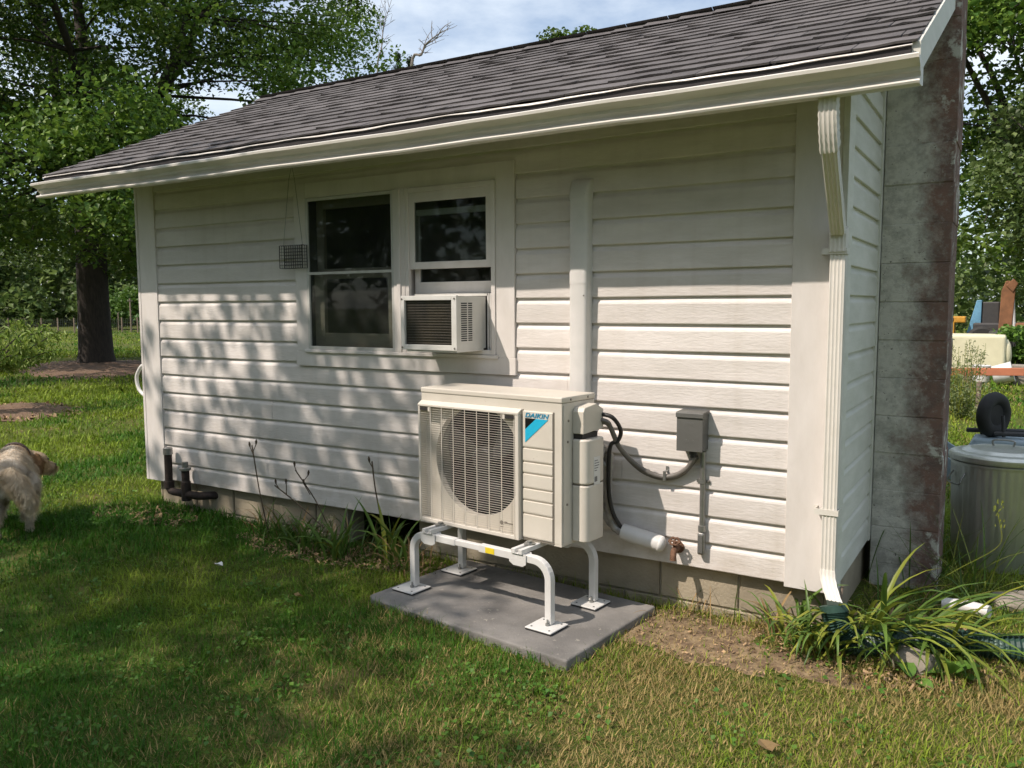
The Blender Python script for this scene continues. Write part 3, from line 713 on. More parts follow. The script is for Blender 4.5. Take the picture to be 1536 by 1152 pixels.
# grille: hood ledge, side frames, wires
m = MB(); m.prism([(-.032, .617), (-.032, .628), (-.003, .645), (-.0005, .645), (-.0005, .617)], .0, .668, 0)
gr = m.build('grille', 'unit_plastic', hp, bevel=.003)
m = MB(); m.box(.0, .014, -.030, -.0005, .0, .6165); m.box(.646, .668, -.030, -.0005, .0, .6165); m.box(.0145, .6455, -.030, -.0005, .0, .020)
m.build('grille_frame', 'unit_plastic', gr, bevel=.003)
m = MB(); z = .026
while z < .612:
    m.box(.012, .648, -.0260, -.0242, z, z+.0016); z += .0118
m.build('horizontal_wires', 'unit_plastic', gr)
m = MB()
for i in range(8):
    x = .012+.079*(i+1)-.004
    if x < .645: m.box(x, x+.0034, -.0300, -.0272, .018, .6165)
m.build('vertical_wires', 'unit_plastic', gr)
for x0, x1 in ((.018, .072), (.588, .642)): MB().box(x0, x1, -.0315, -.0275, .596, .612).build('grille_clip', 'unit_dark', gr)
MB().box(.572, .586, -.0325, -.0272, .592, .614).build('grille_clip', 'unit_plastic', gr)
MB().box(.074, .086, -.0325, -.0272, .592, .614).build('grille_clip', 'unit_plastic', gr)
m = MB().lathe([(0, 0), (.011, 0), (.011, .001), (0, .001)], 14, (.565, -.0318, .075), Matrix.Rotation(R(90), 3, 'X')); m.box(.58, .635, -.0322, -.0312, .072, .077); m.box(.582, .60, -.0322, -.0312, .078, .083); m.box(.556, .575, -.0322, -.0312, .052, .056)
m.build('grille_emblem', 'unit_seam', gr)
# right front panel with grooves
pn = MB(); zs = [.012, .134, .201, .260, .333, .389, .458, .640]
for i in range(7):
    z0 = zs[i]+.0018; z1 = zs[i+1]-.0018
    pn.prism([(-.006, z0+.004), (-.0075, z0+.010), (-.0075, z1-.003), (-.002, z1), (.0, z1), (.0, z0)], .679, .852, 0)
fp = pn.build('front_panel', 'unit_paint', hp)
m = MB(); m.box(.674, .6785, -.004, -.0002, .008, .644); m.box(.8525, .8585, -.003, -.0002, .008, .642); m.box(.6785, .8525, -.003, -.0002, .005, .0115)
m.build('panel_seam', 'unit_seam', fp)
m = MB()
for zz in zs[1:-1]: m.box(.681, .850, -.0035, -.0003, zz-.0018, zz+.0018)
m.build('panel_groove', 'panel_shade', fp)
# emblem: black corner and blue band, lettering above
def plate(poly, mat, name, y=-.0082):
    return MB().prism(poly, y-.0012, y, 1).build(name, mat, fp)
plate([(.694, .604), (.694, .551), (.756, .604)], 'logo_black', 'emblem_corner')
plate([(.694, .549), (.694, .486), (.829, .604), (.758, .604)], 'logo_blue', 'emblem_band')
fc = bpy.data.curves.new('lettering', 'FONT'); fc.body = 'DAIKIN'; fc.size = .030; fc.shear = .28; fc.extrude = .0006; fc.offset = .0007; fc.space_character = 1.05
to = bpy.data.objects.new('lettering', fc); COL.objects.link(to); bpy.context.view_layer.update()
tm = bpy.data.meshes.new_from_object(to.evaluated_get(bpy.context.evaluated_depsgraph_get())); COL.objects.unlink(to); bpy.data.objects.remove(to)
wx = max(v.co.x for v in tm.vertices)-min(v.co.x for v in tm.vertices); x0_ = min(v.co.x for v in tm.vertices); hy = max(v.co.y for v in tm.vertices)
for v in tm.vertices:
    x, y, z = v.co; v.co = (.694+(x-x0_)*.140/wx, -.0090-z, .609+y*.0215/hy)
tm.materials.clear(); obj('lettering', tm, 'logo_deep', fp)
# side: flange, screws, covers
m = MB(); m.box(UW+.0005, UW+.004, .012, .070, .010, .675); m.build('side_flange', 'unit_paint', hp)
for y, z, nm in ((.07, .700, 0), (.22, .700, 0), (.045, .50, 1), (.04, .20, 1), (.05, .60, 1)):
    MB().lathe([(0, 0), (.006, 0), (.006, .003), (0, .004)], 8, (UW+.004, y, z), Matrix.Rotation(R(90), 3, 'Y')).build('screw', 'screw', hp)
m = MB(); 
prof = [(.95, .088), (.968, .092), (.980, .104), (.984, .122), (.984, .235), (.976, .25), (UW+.0005, .25), (UW+.0005, .088)]
m.prism(prof, .292, .508, 2); vc = m.build('valve_cover', 'unit_plastic', hp, smooth='auto', bevel=.008, seg=3)
MB().prism(prof, .012, .286, 2).build('valve_cover', 'unit_plastic', hp, smooth='auto', bevel=.006, seg=3)
MB().prism([(a-.004, b_+.003) if a > .91 else (a, b_) for a, b_ in prof], .2865, .2915, 2).build('cover_joint', 'unit_seam', hp)
m = MB().prism([(.092, .534), (.092, .640), (.106, .660), (.205, .672), (.272, .640), (.272, .545)], UW+.0005, .962, 0)
m.build('wiring_cover', 'unit_paint', hp, bevel=.004)
MB().box(UW+.001, .95, .10, .235, .509, .533).build('wiring_gap', 'unit_dark', hp)
st_ = MB().box(.984, .9852, .150, .205, .285, .42).build('data_sticker', 'paper', hp)
m = MB()
for i in range(5): m.box(.9853, .9858, .155, .155+random.uniform(.02, .045), .400-i*.012, .404-i*.012)
m.box(.9853, .9858, .155, .178, .300, .325)
m.build('printed_lines', 'ink', st_)
for x in (.15, .73):
    for y in (-.012, UD-.03): MB().box(x-.03, x+.03, y-.006, y+.035, -.010, .0).build('foot', 'unit_paint', hp, bevel=.002)

# ------------------------------------------------------------------ stand
st = thing('equipment_stand', 'pale grey tube stand on four square plates under the heat pump', 'stand', (UO.x, UO.y, .036), UR)
ZR = .300; RB = .085
def leg_rail(y, name):
    for sx, x in ((-1, .045), (1, .915)):
        pts = [(x, y, .012), (x, y, ZR-RB)] + [(x-sx*RB*(1-math.cos(t)), y, ZR-RB+RB*math.sin(t)) for t in np.linspace(.2, math.pi/2, 7)] + [(x-sx*.30, y, ZR)]
        r4 = math.sqrt(2)*.0180
        MB().tube(pts, r4, 4).build('leg', 'stand_paint', st, bevel=.004)
    MB().tube([(.30, y, ZR), (.64, y, ZR)], math.sqrt(2)*.0145, 4).build('rail', 'stand_paint', st, bevel=.003)
    MB().tube([(.50, y, ZR), (.70, y, ZR)], math.sqrt(2)*.0185, 4).build('rail', 'stand_paint', st, bevel=.003)
leg_rail(-.118, 'front'); leg_rail(.262, 'rear')
MB().box(.545, .60, -.118-.0205, -.118-.0187, ZR-.014, ZR+.014).build('yellow_sticker', 'yellow_label', st)
for x in (.165, .745):
    m = MB(); m.box(x-.032, x-.010, -.150, .30, ZR+.020, ZR+.042); m.box(x+.010, x+.032, -.150, .30, ZR+.020, ZR+.042); m.box(x-.032, x+.032, -.150, .30, ZR+.0195, ZR+.023)
    m.build('cross_bar', 'stand_paint', st, bevel=.002)
    for y in (-.118, .262):
        m = MB(); m.prism([(x-.05, ZR+.021), (x+.05, ZR+.021), (x+.05, ZR-.028), (x+.030, ZR-.040), (x-.025, ZR-.040), (x-.05, ZR-.026)], y-.0245, y-.0215, 1); m.prism([(x-.05, ZR+.021), (x+.05, ZR+.021), (x+.05, ZR-.030), (x-.05, ZR-.030)], y+.0215, y+.0245, 1)
        m.build('clamp', 'stand_paint', st, bevel=.0015)
    for y in (-.045, .22):
        MB().lathe([(0, .0), (.03, .0), (.03, .006), (.014, .006), (.014, .016), (0, .018)], 6, (x, y, ZR+.0425)).build('bolt', 'galv', st)
for x, y in ((.045, -.118), (.915, -.118), (.045, .262), (.915, .262)):
    px_, py_ = x-.003, y-.022
    pl = MB().box(px_-.073, px_+.073, py_-.073, py_+.073, .003, .010).build('base_plate', 'stand_paint', st)
    bv = pl.modifiers.new('b', 'BEVEL'); bv.width = .004; bv.segments = 2
    MB().box(px_-.071, px_+.071, py_-.071, py_+.071, -.003, .0028).build('rubber_pad', 'rubber', st)
    for ax_, ay_ in ((-.05, -.05), (.05, -.05), (.05, .05), (-.05, .05)):
        MB().lathe([(0, 0), (.005, 0), (.005, .0008), (0, .0008)], 8, (px_+ax_, py_+ay_, .0103)).build('hole', 'slot', pl)
    MB().lathe([(0, 0), (.010, 0), (.010, .010), (.004, .010), (.004, .028), (0, .028)], 8, (x+.004, y-.026, .0105)).build('anchor_bolt', 'galv', pl)

# ------------------------------------------------------------------ concrete pad
pr = R(-6.5); pc = Vector((-1.405, -.455, 0))
pad = MB(); L_, D_ = .632, .395
vs = [(-L_+.05, -D_), (L_, -D_-.008), (L_-.01, D_), (-L_, D_), (-L_, -D_+.035)]
pad.prism(vs, -.06, .031, 2)
po = pad.build('concrete_pad', 'concrete', None, bevel=.010, seg=3); po.location = pc; po.rotation_euler = (0, 0, pr)
tag(po, 'flat grey concrete pad on the grass under the equipment stand', 'concrete pad')

# ------------------------------------------------------------------ line-set cover on the wall
ls = thing('line_set_cover', 'white vertical pipe cover fixed to the siding beside the window', 'pipe cover', (-1.207, 0, .42))
pp = [(-.052, 0), (-.052, -.050), (-.046, -.062), (-.034, -.068), (.034, -.068), (.046, -.062), (.052, -.050), (.052, 0)]
M0 = Matrix.Translation((0, -.022, 0))
MB().prism(pp, .0, 1.64, 2, M0).build('cover', 'pvc_white', ls, smooth='auto')
MB().prism([(x*1.025, y*1.02) for x, y in pp], 1.21, 1.27, 2, M0).build('coupling', 'pvc_white', ls, smooth='auto')
cap = MB(); vs = []; fs = []
K = 6
for i in range(K+1):
    t = i/K; sc = math.cos(t*math.pi/2)
    for x, y in pp: vs.append((x*1.05, -.022+y*1.05*max(sc, .02), 1.64+.105*math.sin(t*math.pi/2)))
n = len(pp)
for i in range(K):
    for j in range(n): fs.append((i*n+j, i*n+(j+1) % n, (i+1)*n+(j+1) % n, (i+1)*n+j))
fs.append(tuple(range(n)))
cap.add(vs, fs).build('end_cap', 'pvc_white', ls, smooth='auto')
for z in (1.66, 1.15): MB().lathe([(0, 0), (.004, 0), (.004, .002), (0, .003)], 8, (.036, -.088, z), Matrix.Rotation(R(90), 3, 'X')).build('screw', 'screw', ls)

# ------------------------------------------------------------------ disconnect box and its conduits
db = thing('disconnect_box', 'small grey electrical disconnect box mounted on the white siding', 'electrical box', (-.652, -.023, .822))
m = MB(); m.box(0, .126, -.085, 0, 0, .178); m.build('enclosure', 'box_grey', db, bevel=.002)
MB().prism([(-.100, .160), (-.100, .181), (-.094, .186), (.0, .190), (.0, .1785), (-.090, .1785), (-.090, .160)], -.005, .131, 0).build('hood', 'box_grey', db, bevel=.0015)
MB().box(-.002, .128, -.093, -.0855, -.004, .166).build('cover', 'box_grey', db, bevel=.002)
m = MB()
for x, z in ((.05, .045), (.075, .045), (.055, .130), (.075, .130)): m.lathe([(0, 0), (.010, 0), (.010, .0006), (0, .0008)], 12, (x, -.0932, z), Matrix.Rotation(R(90), 3, 'X'))
m.build('embossed_marks', 'box_grey', db)
MB().lathe([(0, 0), (.020, 0), (.020, -.02), (.014, -.022), (.014, -.035), (0, -.035)], 10, (.066, -.045, -.0045)).build('conduit_fitting', 'cable_black', db)

cp = thing('wall_conduit', 'thin grey steel conduit running down from the electrical box', 'conduit', (-.545, -.042, .30))
MB().tube([(0, 0, .51), (0, 0, .135)], .0125, 12).build('tube', 'galv', cp, smooth='auto')
MB().lathe([(.012, 0), (.019, 0), (.019, .03), (.0125, .032)], 8, (0, 0, .115)).build('connector', 'galv', cp)
m = MB(); m.box(-.017, .017, -.019, .014, 0, .112); m.build('conduit_body', 'galv', cp, bevel=.010, seg=3)
MB().box(-.012, .012, -.0225, -.0192, .010, .100).build('cover_plate', 'box_grey', cp, bevel=.002)
m = MB(); m.box(-.018, .018, -.0155, -.0135, .355, .37); m.box(-.034, -.0135, .012, .015, .355, .37); m.box(.0135, .034, .012, .015, .355, .37)
m.build('strap', 'galv', cp)
MB().lathe([(0, 0), (.005, 0), (.005, .004), (0, .005)], 8, (.026, .012, .3625), Matrix.Rotation(R(90), 3, 'X')).build('screw', 'screw', cp)

def uw(x, y, z):   # heat pump local -> world
    c_, s_ = math.cos(UR), math.sin(UR); return Vector((UO.x+x*c_-y*s_, UO.y+x*s_+y*c_, UO.z+z))
fx = at(1039, 690, 1, -.068)
a1 = smooth_path([uw(.945, .262, .575), uw(.985, .285, .56), at(930, 672, 1, -.16), at(958, 700, 1, -.09), at(988, 714, 1, -.056), at(1012, 713, 1, -.05), at(1030, 703, 1, -.055), fx, fx+Vector((0, 0, .02))], 7)
tag(MB().tube(a1, .0125, 10).build('flexible_conduit', 'conduit_grey', smooth='auto'), 'sagging grey flexible conduit from the heat pump to the electrical box', 'conduit')
a2 = smooth_path([uw(.945, .262, .615), uw(1.01, .275, .60), at(931, 645, 1, -.20), at(927, 661, 1, -.19), at(916, 668, 1, -.19), at(913, 700, 1, -.16), at(914, 745, 1, -.14), at(922, 775, 1, -.12), at(938, 800, 1, -.08)], 7)
tag(MB().tube(a2, .0105, 10).build('control_cable', 'cable_black', smooth='auto'), 'black cable looping from the heat pump down to the white pipe fitting', 'cable')
a3 = smooth_path([uw(.945, .25, .59), uw(.99, .27, .575), at(918, 648, 1, -.20), at(932, 676, 1, -.14), at(962, 706, 1, -.075), at(995, 718, 1, -.040), at(1022, 712, 1, -.036), at(1043, 690, 1, -.04), at(1044, 684, 1, -.045)], 7)
tag(MB().tube(a3, .010, 10).build('flexible_conduit', 'conduit_grey', smooth='auto'), 'thinner grey conduit lying against the siding behind the sagging one', 'conduit')
ct = thing('conduit_clip', 'small metal clip holding the grey conduit to the siding', 'clip', at(1001, 711, 1, -.0235))
MB().box(-.007, .007, -.040, 0, -.026, -.022).build('band', 'galv', ct); MB().box(-.007, .007, -.042, -.038, -.026, .016).build('band_front', 'galv', ct); MB().box(-.007, .007, -.042, 0, .0165, .020).build('band_top', 'galv', ct); MB().box(-.007, .007, -.003, 0, .0205, .04).build('tab', 'galv', ct)
# insulated line set behind the valve cover, into the white tube
for i, (off, rad) in enumerate(((0, .024), (.10, .022))):
    p = smooth_path([uw(.92, .262, .36-off), at(905-off*60, 672+off*200, 1, -.16), at(914-off*60, 690+off*100, 1, -.14), at(911-off*60, 730, 1, -.12), at(913-off*80, 765, 1, -.10), at(922, 790, 1, -.09), at(940, 799, 1, -.082)], 8)
    rs = [rad*(1+.10*math.sin(k*1.9)+.05*math.sin(k*4.7)) for k in range(len(p))]
    tag(MB().tube(p, rs, 12).build('insulated_pipe', 'foil_wrap', smooth=True), ['thick silver wrapped refrigerant pipe curving down behind the side cover', 'slimmer silver wrapped refrigerant pipe beside the thick one'][i], 'pipe')
p0 = at(934, 797, 1, -.082); p1 = at(998, 818, 1, -.072)
wt = thing('wall_sleeve', 'short white plastic tube on the siding below the heat pump', 'pipe fitting', p0); d = p1-p0
MB().tube([(0, 0, 0), d*.25, d*.55, d*.86], [.042, .043, .043, .042], 20).build('tube', 'pvc_white', wt, smooth='auto')
MB().tube([d*.855, d*.92, d*.97, d], [.0415, .0405, .030, .010], 20).build('sealed_end', 'paper', wt, smooth=True)
# spigot
sp = thing('spigot', 'rusty brass outdoor tap on the lowest siding board', 'tap', at(1018, 820, 1, -.024))
Y90 = Matrix.Rotation(R(90), 3, 'X')
MB().lathe([(0, 0), (.030, 0), (.031, .005), (.016, .010), (.015, .05), (0, .05)], 12, (0, 0, 0), Y90).build('flange', 'brass_rust', sp, smooth='auto')
MB().tube(smooth_path([(0, -.04, 0), (0, -.065, -.005), (0.003, -.085, -.028), (0.004, -.090, -.048)], 4), [.016]*13, 10).build('spout', 'brass_rust', sp, smooth='auto')
MB().tube([(0, -.045, .008), (0, -.060, .038)], .009, 8).build('stem', 'brass_rust', sp)
m = MB()
for k in range(12):
    a = 2*math.pi*k/12; b_ = 2*math.pi*(k+1)/12; r1 = .026+.004*math.cos(6*a*0+k % 2*3.14); r2 = .026+.004*math.cos((k+1) % 2*3.14)
    m.tube([(r1*math.cos(a), -.060+r1*math.sin(a)*.4, .042+r1*math.sin(a)*.6), (r2*math.cos(b_), -.060+r2*math.sin(b_)*.4, .042+r2*math.sin(b_)*.6)], .006, 6)
m.tube([(-.024, -.06, .042), (.024, -.06, .042)], .005, 6); m.tube([(0, -.070, .027), (0, -.05, .057)], .005, 6); m.build('wheel', 'brass_rust', sp)

# iron drain pipe at the other corner
dp = thing('iron_pipe', 'dark rusty iron vent pipe with elbow at the base of the wall', 'pipe', (0, 0, 0))
MB().tube([(-4.605, -.085, .475), (-4.607, -.085, .215), (-4.603, -.085, .182), (-4.585, -.085, .163), (-4.555, -.085, .158), (-4.45, -.085, .158)], .028, 14).build('riser', 'iron', dp, smooth='auto')
MB().lathe([(.028, -.03), (.034, -.03), (.034, .016), (.024, .022), (0, .024)], 14, (-4.605, -.085, .465)).build('cap', 'galv', dp, smooth='auto')
MB().lathe([(.029, 0), (.037, 0), (.037, .05), (.029, .05)], 14, (-4.606, -.085, .185)).build('coupling', 'iron', dp, smooth='auto')
MB().tube([(-4.47, -.085, .158), (-4.40, -.085, .156), (-4.30, -.06, .150), (-4.22, .05, .145)], .029, 14).build('branch', 'iron', dp, smooth='auto')
MB().lathe([(.034, -.04), (.034, .10), (.028, .105), (.028, .19), (0, .19)], 14, (-4.412, -.085, .150)).build('tee', 'iron', dp, smooth='auto')
MB().lathe([(0, 0), (.042, 0), (.042, .016), (.022, .020), (.022, .06), (0, .062)], 14, (-4.412, -.085, .335)).build('plug', 'galv', dp, smooth='auto')

# white grab handle on the far gable
hd = thing('grab_handle', 'white curved grab handle beside the door on the far end', 'handle', (-4.94, .05, .83))
pts = smooth_path([(0.0, 0, .25), (-.05, 0, .253), (-.13, 0, .235), (-.19, 0, .17), (-.20, 0, .115), (-.175, 0, .05), (-.11, 0, .008), (-.05, 0, .0), (0.0, 0, -.005)], 4)
MB().tube(pts, .014, 10).build('bar', 'handle_white', hd, smooth='auto')
for z in (.25, -.005): MB().box(-.010, .0, -.028, .028, z-.028, z+.028).build('mount', 'handle_white', hd, bevel=.003)

# suet cage hanging from the eave
sc_ = thing('suet_cage', 'small square wire suet feeder hanging left of the window', 'bird feeder', (-3.255, -.075, 1.765))
m = MB(); w_, h_ = .10, .145
for y in (-.022, .022):
    for i in range(8): z = h_*i/7; m.tube([(-w_, y, z), (w_, y, z)], .0018, 4)
    for i in range(11): x = -w_+2*w_*i/10; m.tube([(x, y, 0), (x, y, h_)], .0014, 4)
for x in (-w_, w_):
    for z in (0, h_): m.tube([(x, -.022, z), (x, .022, z)], .0022, 4)
    for y in (-.022, .022): m.tube([(x, y, 0), (x, y, h_)], .0028, 4)
m.build('cage', 'wire_dark', sc_)
MB().tube([(-.085, 0, .147), (-.02, 0, .56), (.01, 0, .65)], .0016, 4).build('chain', 'galv', sc_); MB().tube([(.085, 0, .147), (.03, 0, .56), (.01, 0, .65)], .0016, 4).build('chain', 'galv', sc_)

# ------------------------------------------------------------------ yard corner by the downspout
GR = lambda x, y: gzf(x, y)
# green corrugated drain hose
hp_ = smooth_path([(.100, -.168, .185), (.125, -.180, .12), (.20, -.14, .045), (.40, .04, .035), (.60, .14, .03), (.82, .21, .025), (1.10, .30, .02), (1.6, .5, .02)], 22)
dh = thing('drain_hose', 'green corrugated drain hose leading from the downspout through the plants', 'hose', (0, 0, 0))
MB().tube(hp_, [.056*(1+.075*(1 if k % 2 else -1)) for k in range(len(hp_))], 14).build('hose', 'green_hose', dh)
MB().tube([hp_[0]+Vector((-.005, .004, .02)), hp_[3]], [.060, .060], 14).build('cuff', 'green_hose', dh, smooth='auto')
# grey stone, tan ball, stick, white pipe offcut
def rock(name, label, cat, loc, sx, sy, sz, mat, seed, rz=0, cut=.35):
    bm = bmesh.new(); bmesh.ops.create_icosphere(bm, subdivisions=3, radius=1); rr = random.Random(seed)
    for v in bm.verts:
        c_ = v.co; m_ = max(abs(c_.x), abs(c_.y), abs(c_.z)); k = 1/(m_**cut) if cut else 1
        v.co = Vector((c_.x*sx, c_.y*sy, c_.z*sz))*k*(1+rr.uniform(-.025, .025))
    me_ = bpy.data.meshes.new(name); bm.to_mesh(me_); bm.free(); o = obj(name, me_, mat, smooth='auto'); o.location = loc; o.rotation_euler = (.05, -.06, rz); return tag(o, label, cat)
rock('stone', 'weathered grey stone block half sunk beside the daylilies', 'stone', (.40, -.13, GR(.40, -.13)+.022), .105, .075, .048, 'stone', 4, rz=-.3, cut=.75)
rock('stone', 'small flat buff stone in the soil behind the hose', 'stone', (.80, .95, GR(.80, .95)+.02), .14, .10, .035, 'stone', 8, rz=.4, cut=.5)
rock('ball', 'small tan ball lying among the daylily leaves', 'ball', (.075, -.115, GR(.07, -.115)+.036), .036, .036, .037, 'terracotta', 2, cut=0)
tag(MB().tube([(.095, -.135, GR(.09, -.13)-.02), (.105, -.10, .14), (.118, -.085, .27)], [.008, .007, .006], 7).build('wooden_stake', 'weathered_wood', smooth='auto'), 'thin bare wooden stake standing among the daylilies', 'stake')
tag(MB().tube([at(1413, 905, 1, .60), at(1447, 909, 1, .60), at(1484, 918, 1, .56)], [.030, .031, .030], 12).build('pipe_offcut', 'pvc_white', smooth='auto'), 'short white plastic pipe lying behind the daylilies', 'pipe')

# strap-leaved plants: every leaf a part
def strap_leaf(base, az, length, width, lift, droop, rr, fold=.25):
    n = 7; pts = []; p = Vector(base); el_ = lift
    d2 = Vector((math.cos(az), math.sin(az), 0)); side = Vector((-math.sin(az), math.cos(az), 0)); vs = []; fs = []
    tw = rr.uniform(-.5, .5)
    for i in range(n+1):
        t = i/n; w = width*(.55+.45*math.sin(min(1, t*1.6)*math.pi/2))*(1-t**3.0)+.0006
        dirv = d2*math.cos(el_)+Vector((0, 0, 1))*math.sin(el_); nrm = -d2*math.sin(el_)+Vector((0, 0, 1))*math.cos(el_)
        s2 = (side*math.cos(tw*t)+nrm*math.sin(tw*t))
        vs += [p-s2*w/2+nrm*w*fold, p, p+s2*w/2+nrm*w*fold]
        p = p+dirv*(length/n); el_ -= droop/n*(.5+1.3*t)
        if p.z < GR(p.x, p.y)+.008: p.z = GR(p.x, p.y)+.008; el_ = max(el_, -.05)
    for i in range(n):
        for j in range(2): a = i*3+j; fs.append((a, a+1, a+4, a+3))
    return vs, fs
def strap_plant(name, label, cat, loc, nleaf, length, width, mats, seed, az0=0, azs=math.pi, lift=(.9, 1.5), droop=(.8, 2.2), spread=.06, group=None):
    rr = random.Random(seed); t = thing(name, label, cat, (loc[0], loc[1], GR(*loc)), 0, group)
    for i in range(nleaf):
        az = az0+rr.uniform(-azs, azs); b = (loc[0]+rr.gauss(0, spread), loc[1]+rr.gauss(0, spread)*.7, GR(*loc)-.01)
        vs, fs = strap_leaf(b, az, length*rr.uniform(.6, 1.1), width*rr.uniform(.7, 1.15), rr.uniform(*lift), rr.uniform(*droop), rr)
        L0 = Vector((loc[0], loc[1], GR(*loc)))
        o = MB().add([v-L0 for v in vs], fs).build('leaf', rr.choice(mats), t, smooth=True)
    return t
G3, GY_, GD = ['strap_leaf']*3, ['strap_leaf', 'strap_leaf', 'strap_leaf_yellow', 'strap_leaf_yellow'], ['strap_leaf', 'strap_leaf', 'strap_leaf_dry']
gd = 'daylily clumps by the downspout'
strap_plant('daylily', 'upright daylily tuft hard against the downspout foot', 'plant', (-.035, -.155), 22, .46, .021, G3+['strap_leaf_yellow'], 21, az0=-1.6, azs=3.1, lift=(.9, 1.5), droop=(.9, 2.6), spread=.045, group=gd)
strap_plant('daylily', 'largest arching daylily clump with yellowing leaves over the hose', 'plant', (.20, .02), 48, .58, .025, GY_, 22, az0=-.35, azs=1.9, lift=(.5, 1.25), droop=(.9, 2.0), spread=.07, group=gd)
strap_plant('daylily', 'daylily clump sprawling right across the hose and stone', 'plant', (.42, .10), 46, .58, .025, GY_, 23, az0=-.55, azs=1.5, lift=(.35, 1.05), droop=(.7, 1.7), spread=.08, group=gd)
strap_plant('daylily', 'small daylily tuft with leaves falling toward the lawn', 'plant', (.10, -.06), 36, .46, .022, GY_, 24, az0=-1.4, azs=1.3, lift=(.8, 1.4), droop=(1.4, 3.0), spread=.05, group=gd)
strap_plant('daylily', 'thin dying plant with dry tips beside the corner board', 'plant', (-.17, -.13), 12, .30, .013, ['strap_leaf', 'strap_leaf_dry'], 25, az0=2.4, azs=1.4, lift=(.7, 1.4), droop=(.6, 2.0), spread=.03)
strap_plant('daylily', 'short daylily tuft directly in front of the downspout elbow', 'plant', (.07, -.25), 24, .36, .022, GY_, 26, az0=-1.3, azs=2.6, lift=(.9, 1.5), droop=(.9, 2.6), spread=.05, group=gd)
gi = 'iris clumps along the wall'
strap_plant('iris', 'iris clump with pale broad leaves below the window', 'plant', (-2.72, -.30), 16, .40, .030, G3+['strap_leaf_yellow'], 31, lift=(1.0, 1.5), droop=(.3, 1.9), spread=.06, group=gi)
strap_plant('iris', 'dense dark iris clump right of the pale foundation stretch', 'plant', (-3.12, -.22), 18, .34, .022, G3, 32, lift=(.8, 1.5), droop=(.5, 2.2), spread=.08, group=gi)
strap_plant('iris', 'iris clump at the dark crawl opening', 'plant', (-2.36, -.20), 16, .44, .026, G3+['strap_leaf_yellow'], 33, lift=(1.1, 1.5), droop=(.3, 2.0), spread=.08, group=gi)
strap_plant('iris', 'drying brown grass clump beside the pad corner', 'plant', (-2.20, -.28), 30, .28, .010, ['strap_leaf_dry', 'strap_leaf_dry', 'strap_leaf'], 34, lift=(.7, 1.5), droop=(1.0, 2.8), spread=.06)
strap_plant('iris', 'low tuft of iris under the tall dead stalk nearest the vent pipe', 'plant', (-3.42, -.10), 12, .26, .020, G3, 35, lift=(1.0, 1.5), droop=(.4, 1.6), spread=.05, group=gi)
strap_plant('grass_tuft', 'wiry tuft of grass against the blocks right of the pad', 'plant', (-.60, -.04), 26, .26, .005, ['strap_leaf', 'strap_leaf_dry'], 36, lift=(.7, 1.5), droop=(.6, 2.2), spread=.09)
strap_plant('grass_tuft', 'tall wispy grass in front of the galvanized can', 'plant', (.50, .95), 44, .55, .008, ['strap_leaf', 'strap_leaf', 'strap_leaf_yellow'], 37, lift=(.8, 1.5), droop=(.2, 1.5), spread=.13)
strap_plant('grass_tuft', 'low grass between the chimney foot and the hose', 'plant', (.30, .62), 30, .28, .008, ['strap_leaf', 'strap_leaf_dry'], 38, lift=(.5, 1.4), droop=(.6, 2.2), spread=.12)
strap_plant('grass_tuft', 'green grass tuft at the right of the can base', 'plant', (.82, .72), 40, .26, .008, G3, 39, lift=(.5, 1.4), droop=(.6, 2.2), spread=.14)
for i_, (x_, y_, lb_) in enumerate(((-3.62, -.09, 'tall grass tuft at the wall nearest the iron vent pipe'), (-3.28, -.13, 'tall grass tuft between the first two dead stalks'), (-2.92, -.12, 'tall grass tuft left of the dark crawl opening'), (-2.55, -.13, 'tall grass tuft inside the edge of the crawl opening'))):
    strap_plant('grass_tuft', lb_, 'plant', (x_, y_), 34, .34, .008, ['strap_leaf', 'strap_leaf', 'strap_leaf_dry'], 80+i_, lift=(.8, 1.5), droop=(.4, 2.2), spread=.10)
def broad_plant(label, loc, leaves, seed):
    rr = random.Random(seed); t = thing('dock_plant', label, 'plant', (loc[0], loc[1], GR(*loc)))
    for az, ln, wd, el in leaves:
        vs = []; fs = []; n = 8; d2 = Vector((math.cos(az), math.sin(az), 0)); sd = Vector((-math.sin(az), math.cos(az), 0)); p = Vector((0, 0, .005)); e = el
        for i in range(n+1):
            u = i/n; w = wd*(math.sin(min(1, (u-.12)/.88)*math.pi)**.7 if u > .12 else .04)+.002; wv = rr.uniform(-.004, .004)
            nr = -d2*math.sin(e)+Vector((0, 0, 1))*math.cos(e)
            vs += [p-sd*w*.5+nr*(w*.18+wv), p-sd*w*.25+nr*w*.05, p, p+sd*w*.25+nr*w*.05, p+sd*w*.5+nr*(w*.18-wv)]
            p = p+(d2*math.cos(e)+Vector((0, 0, math.sin(e))))*(ln/n); e -= .16
        for i in range(n):
            for j in range(4): a = i*5+j; fs.append((a, a+1, a+6, a+5))
        MB().add(vs, fs).build('leaf', 'broad_leaf', t, smooth=True)
broad_plant('broad upright dock leaves beside the stone block', (.56, -.16), [(-1.2, .17, .085, 1.25), (.6, .15, .07, .9), (-2.6, .13, .06, .7), (.1, .12, .06, .5), (1.6, .13, .06, .8)], 3)
broad_plant('single broad dock leaf at the lawn edge in front of the stone', (.43, -.28), [(2.2, .12, .075, .9), (-.6, .10, .06, .5)], 4)
broad_plant('broad dock leaf poking up between the daylilies', (.40, .06), [(-1.3, .19, .085, .95), (.4, .14, .06, .8)], 5)
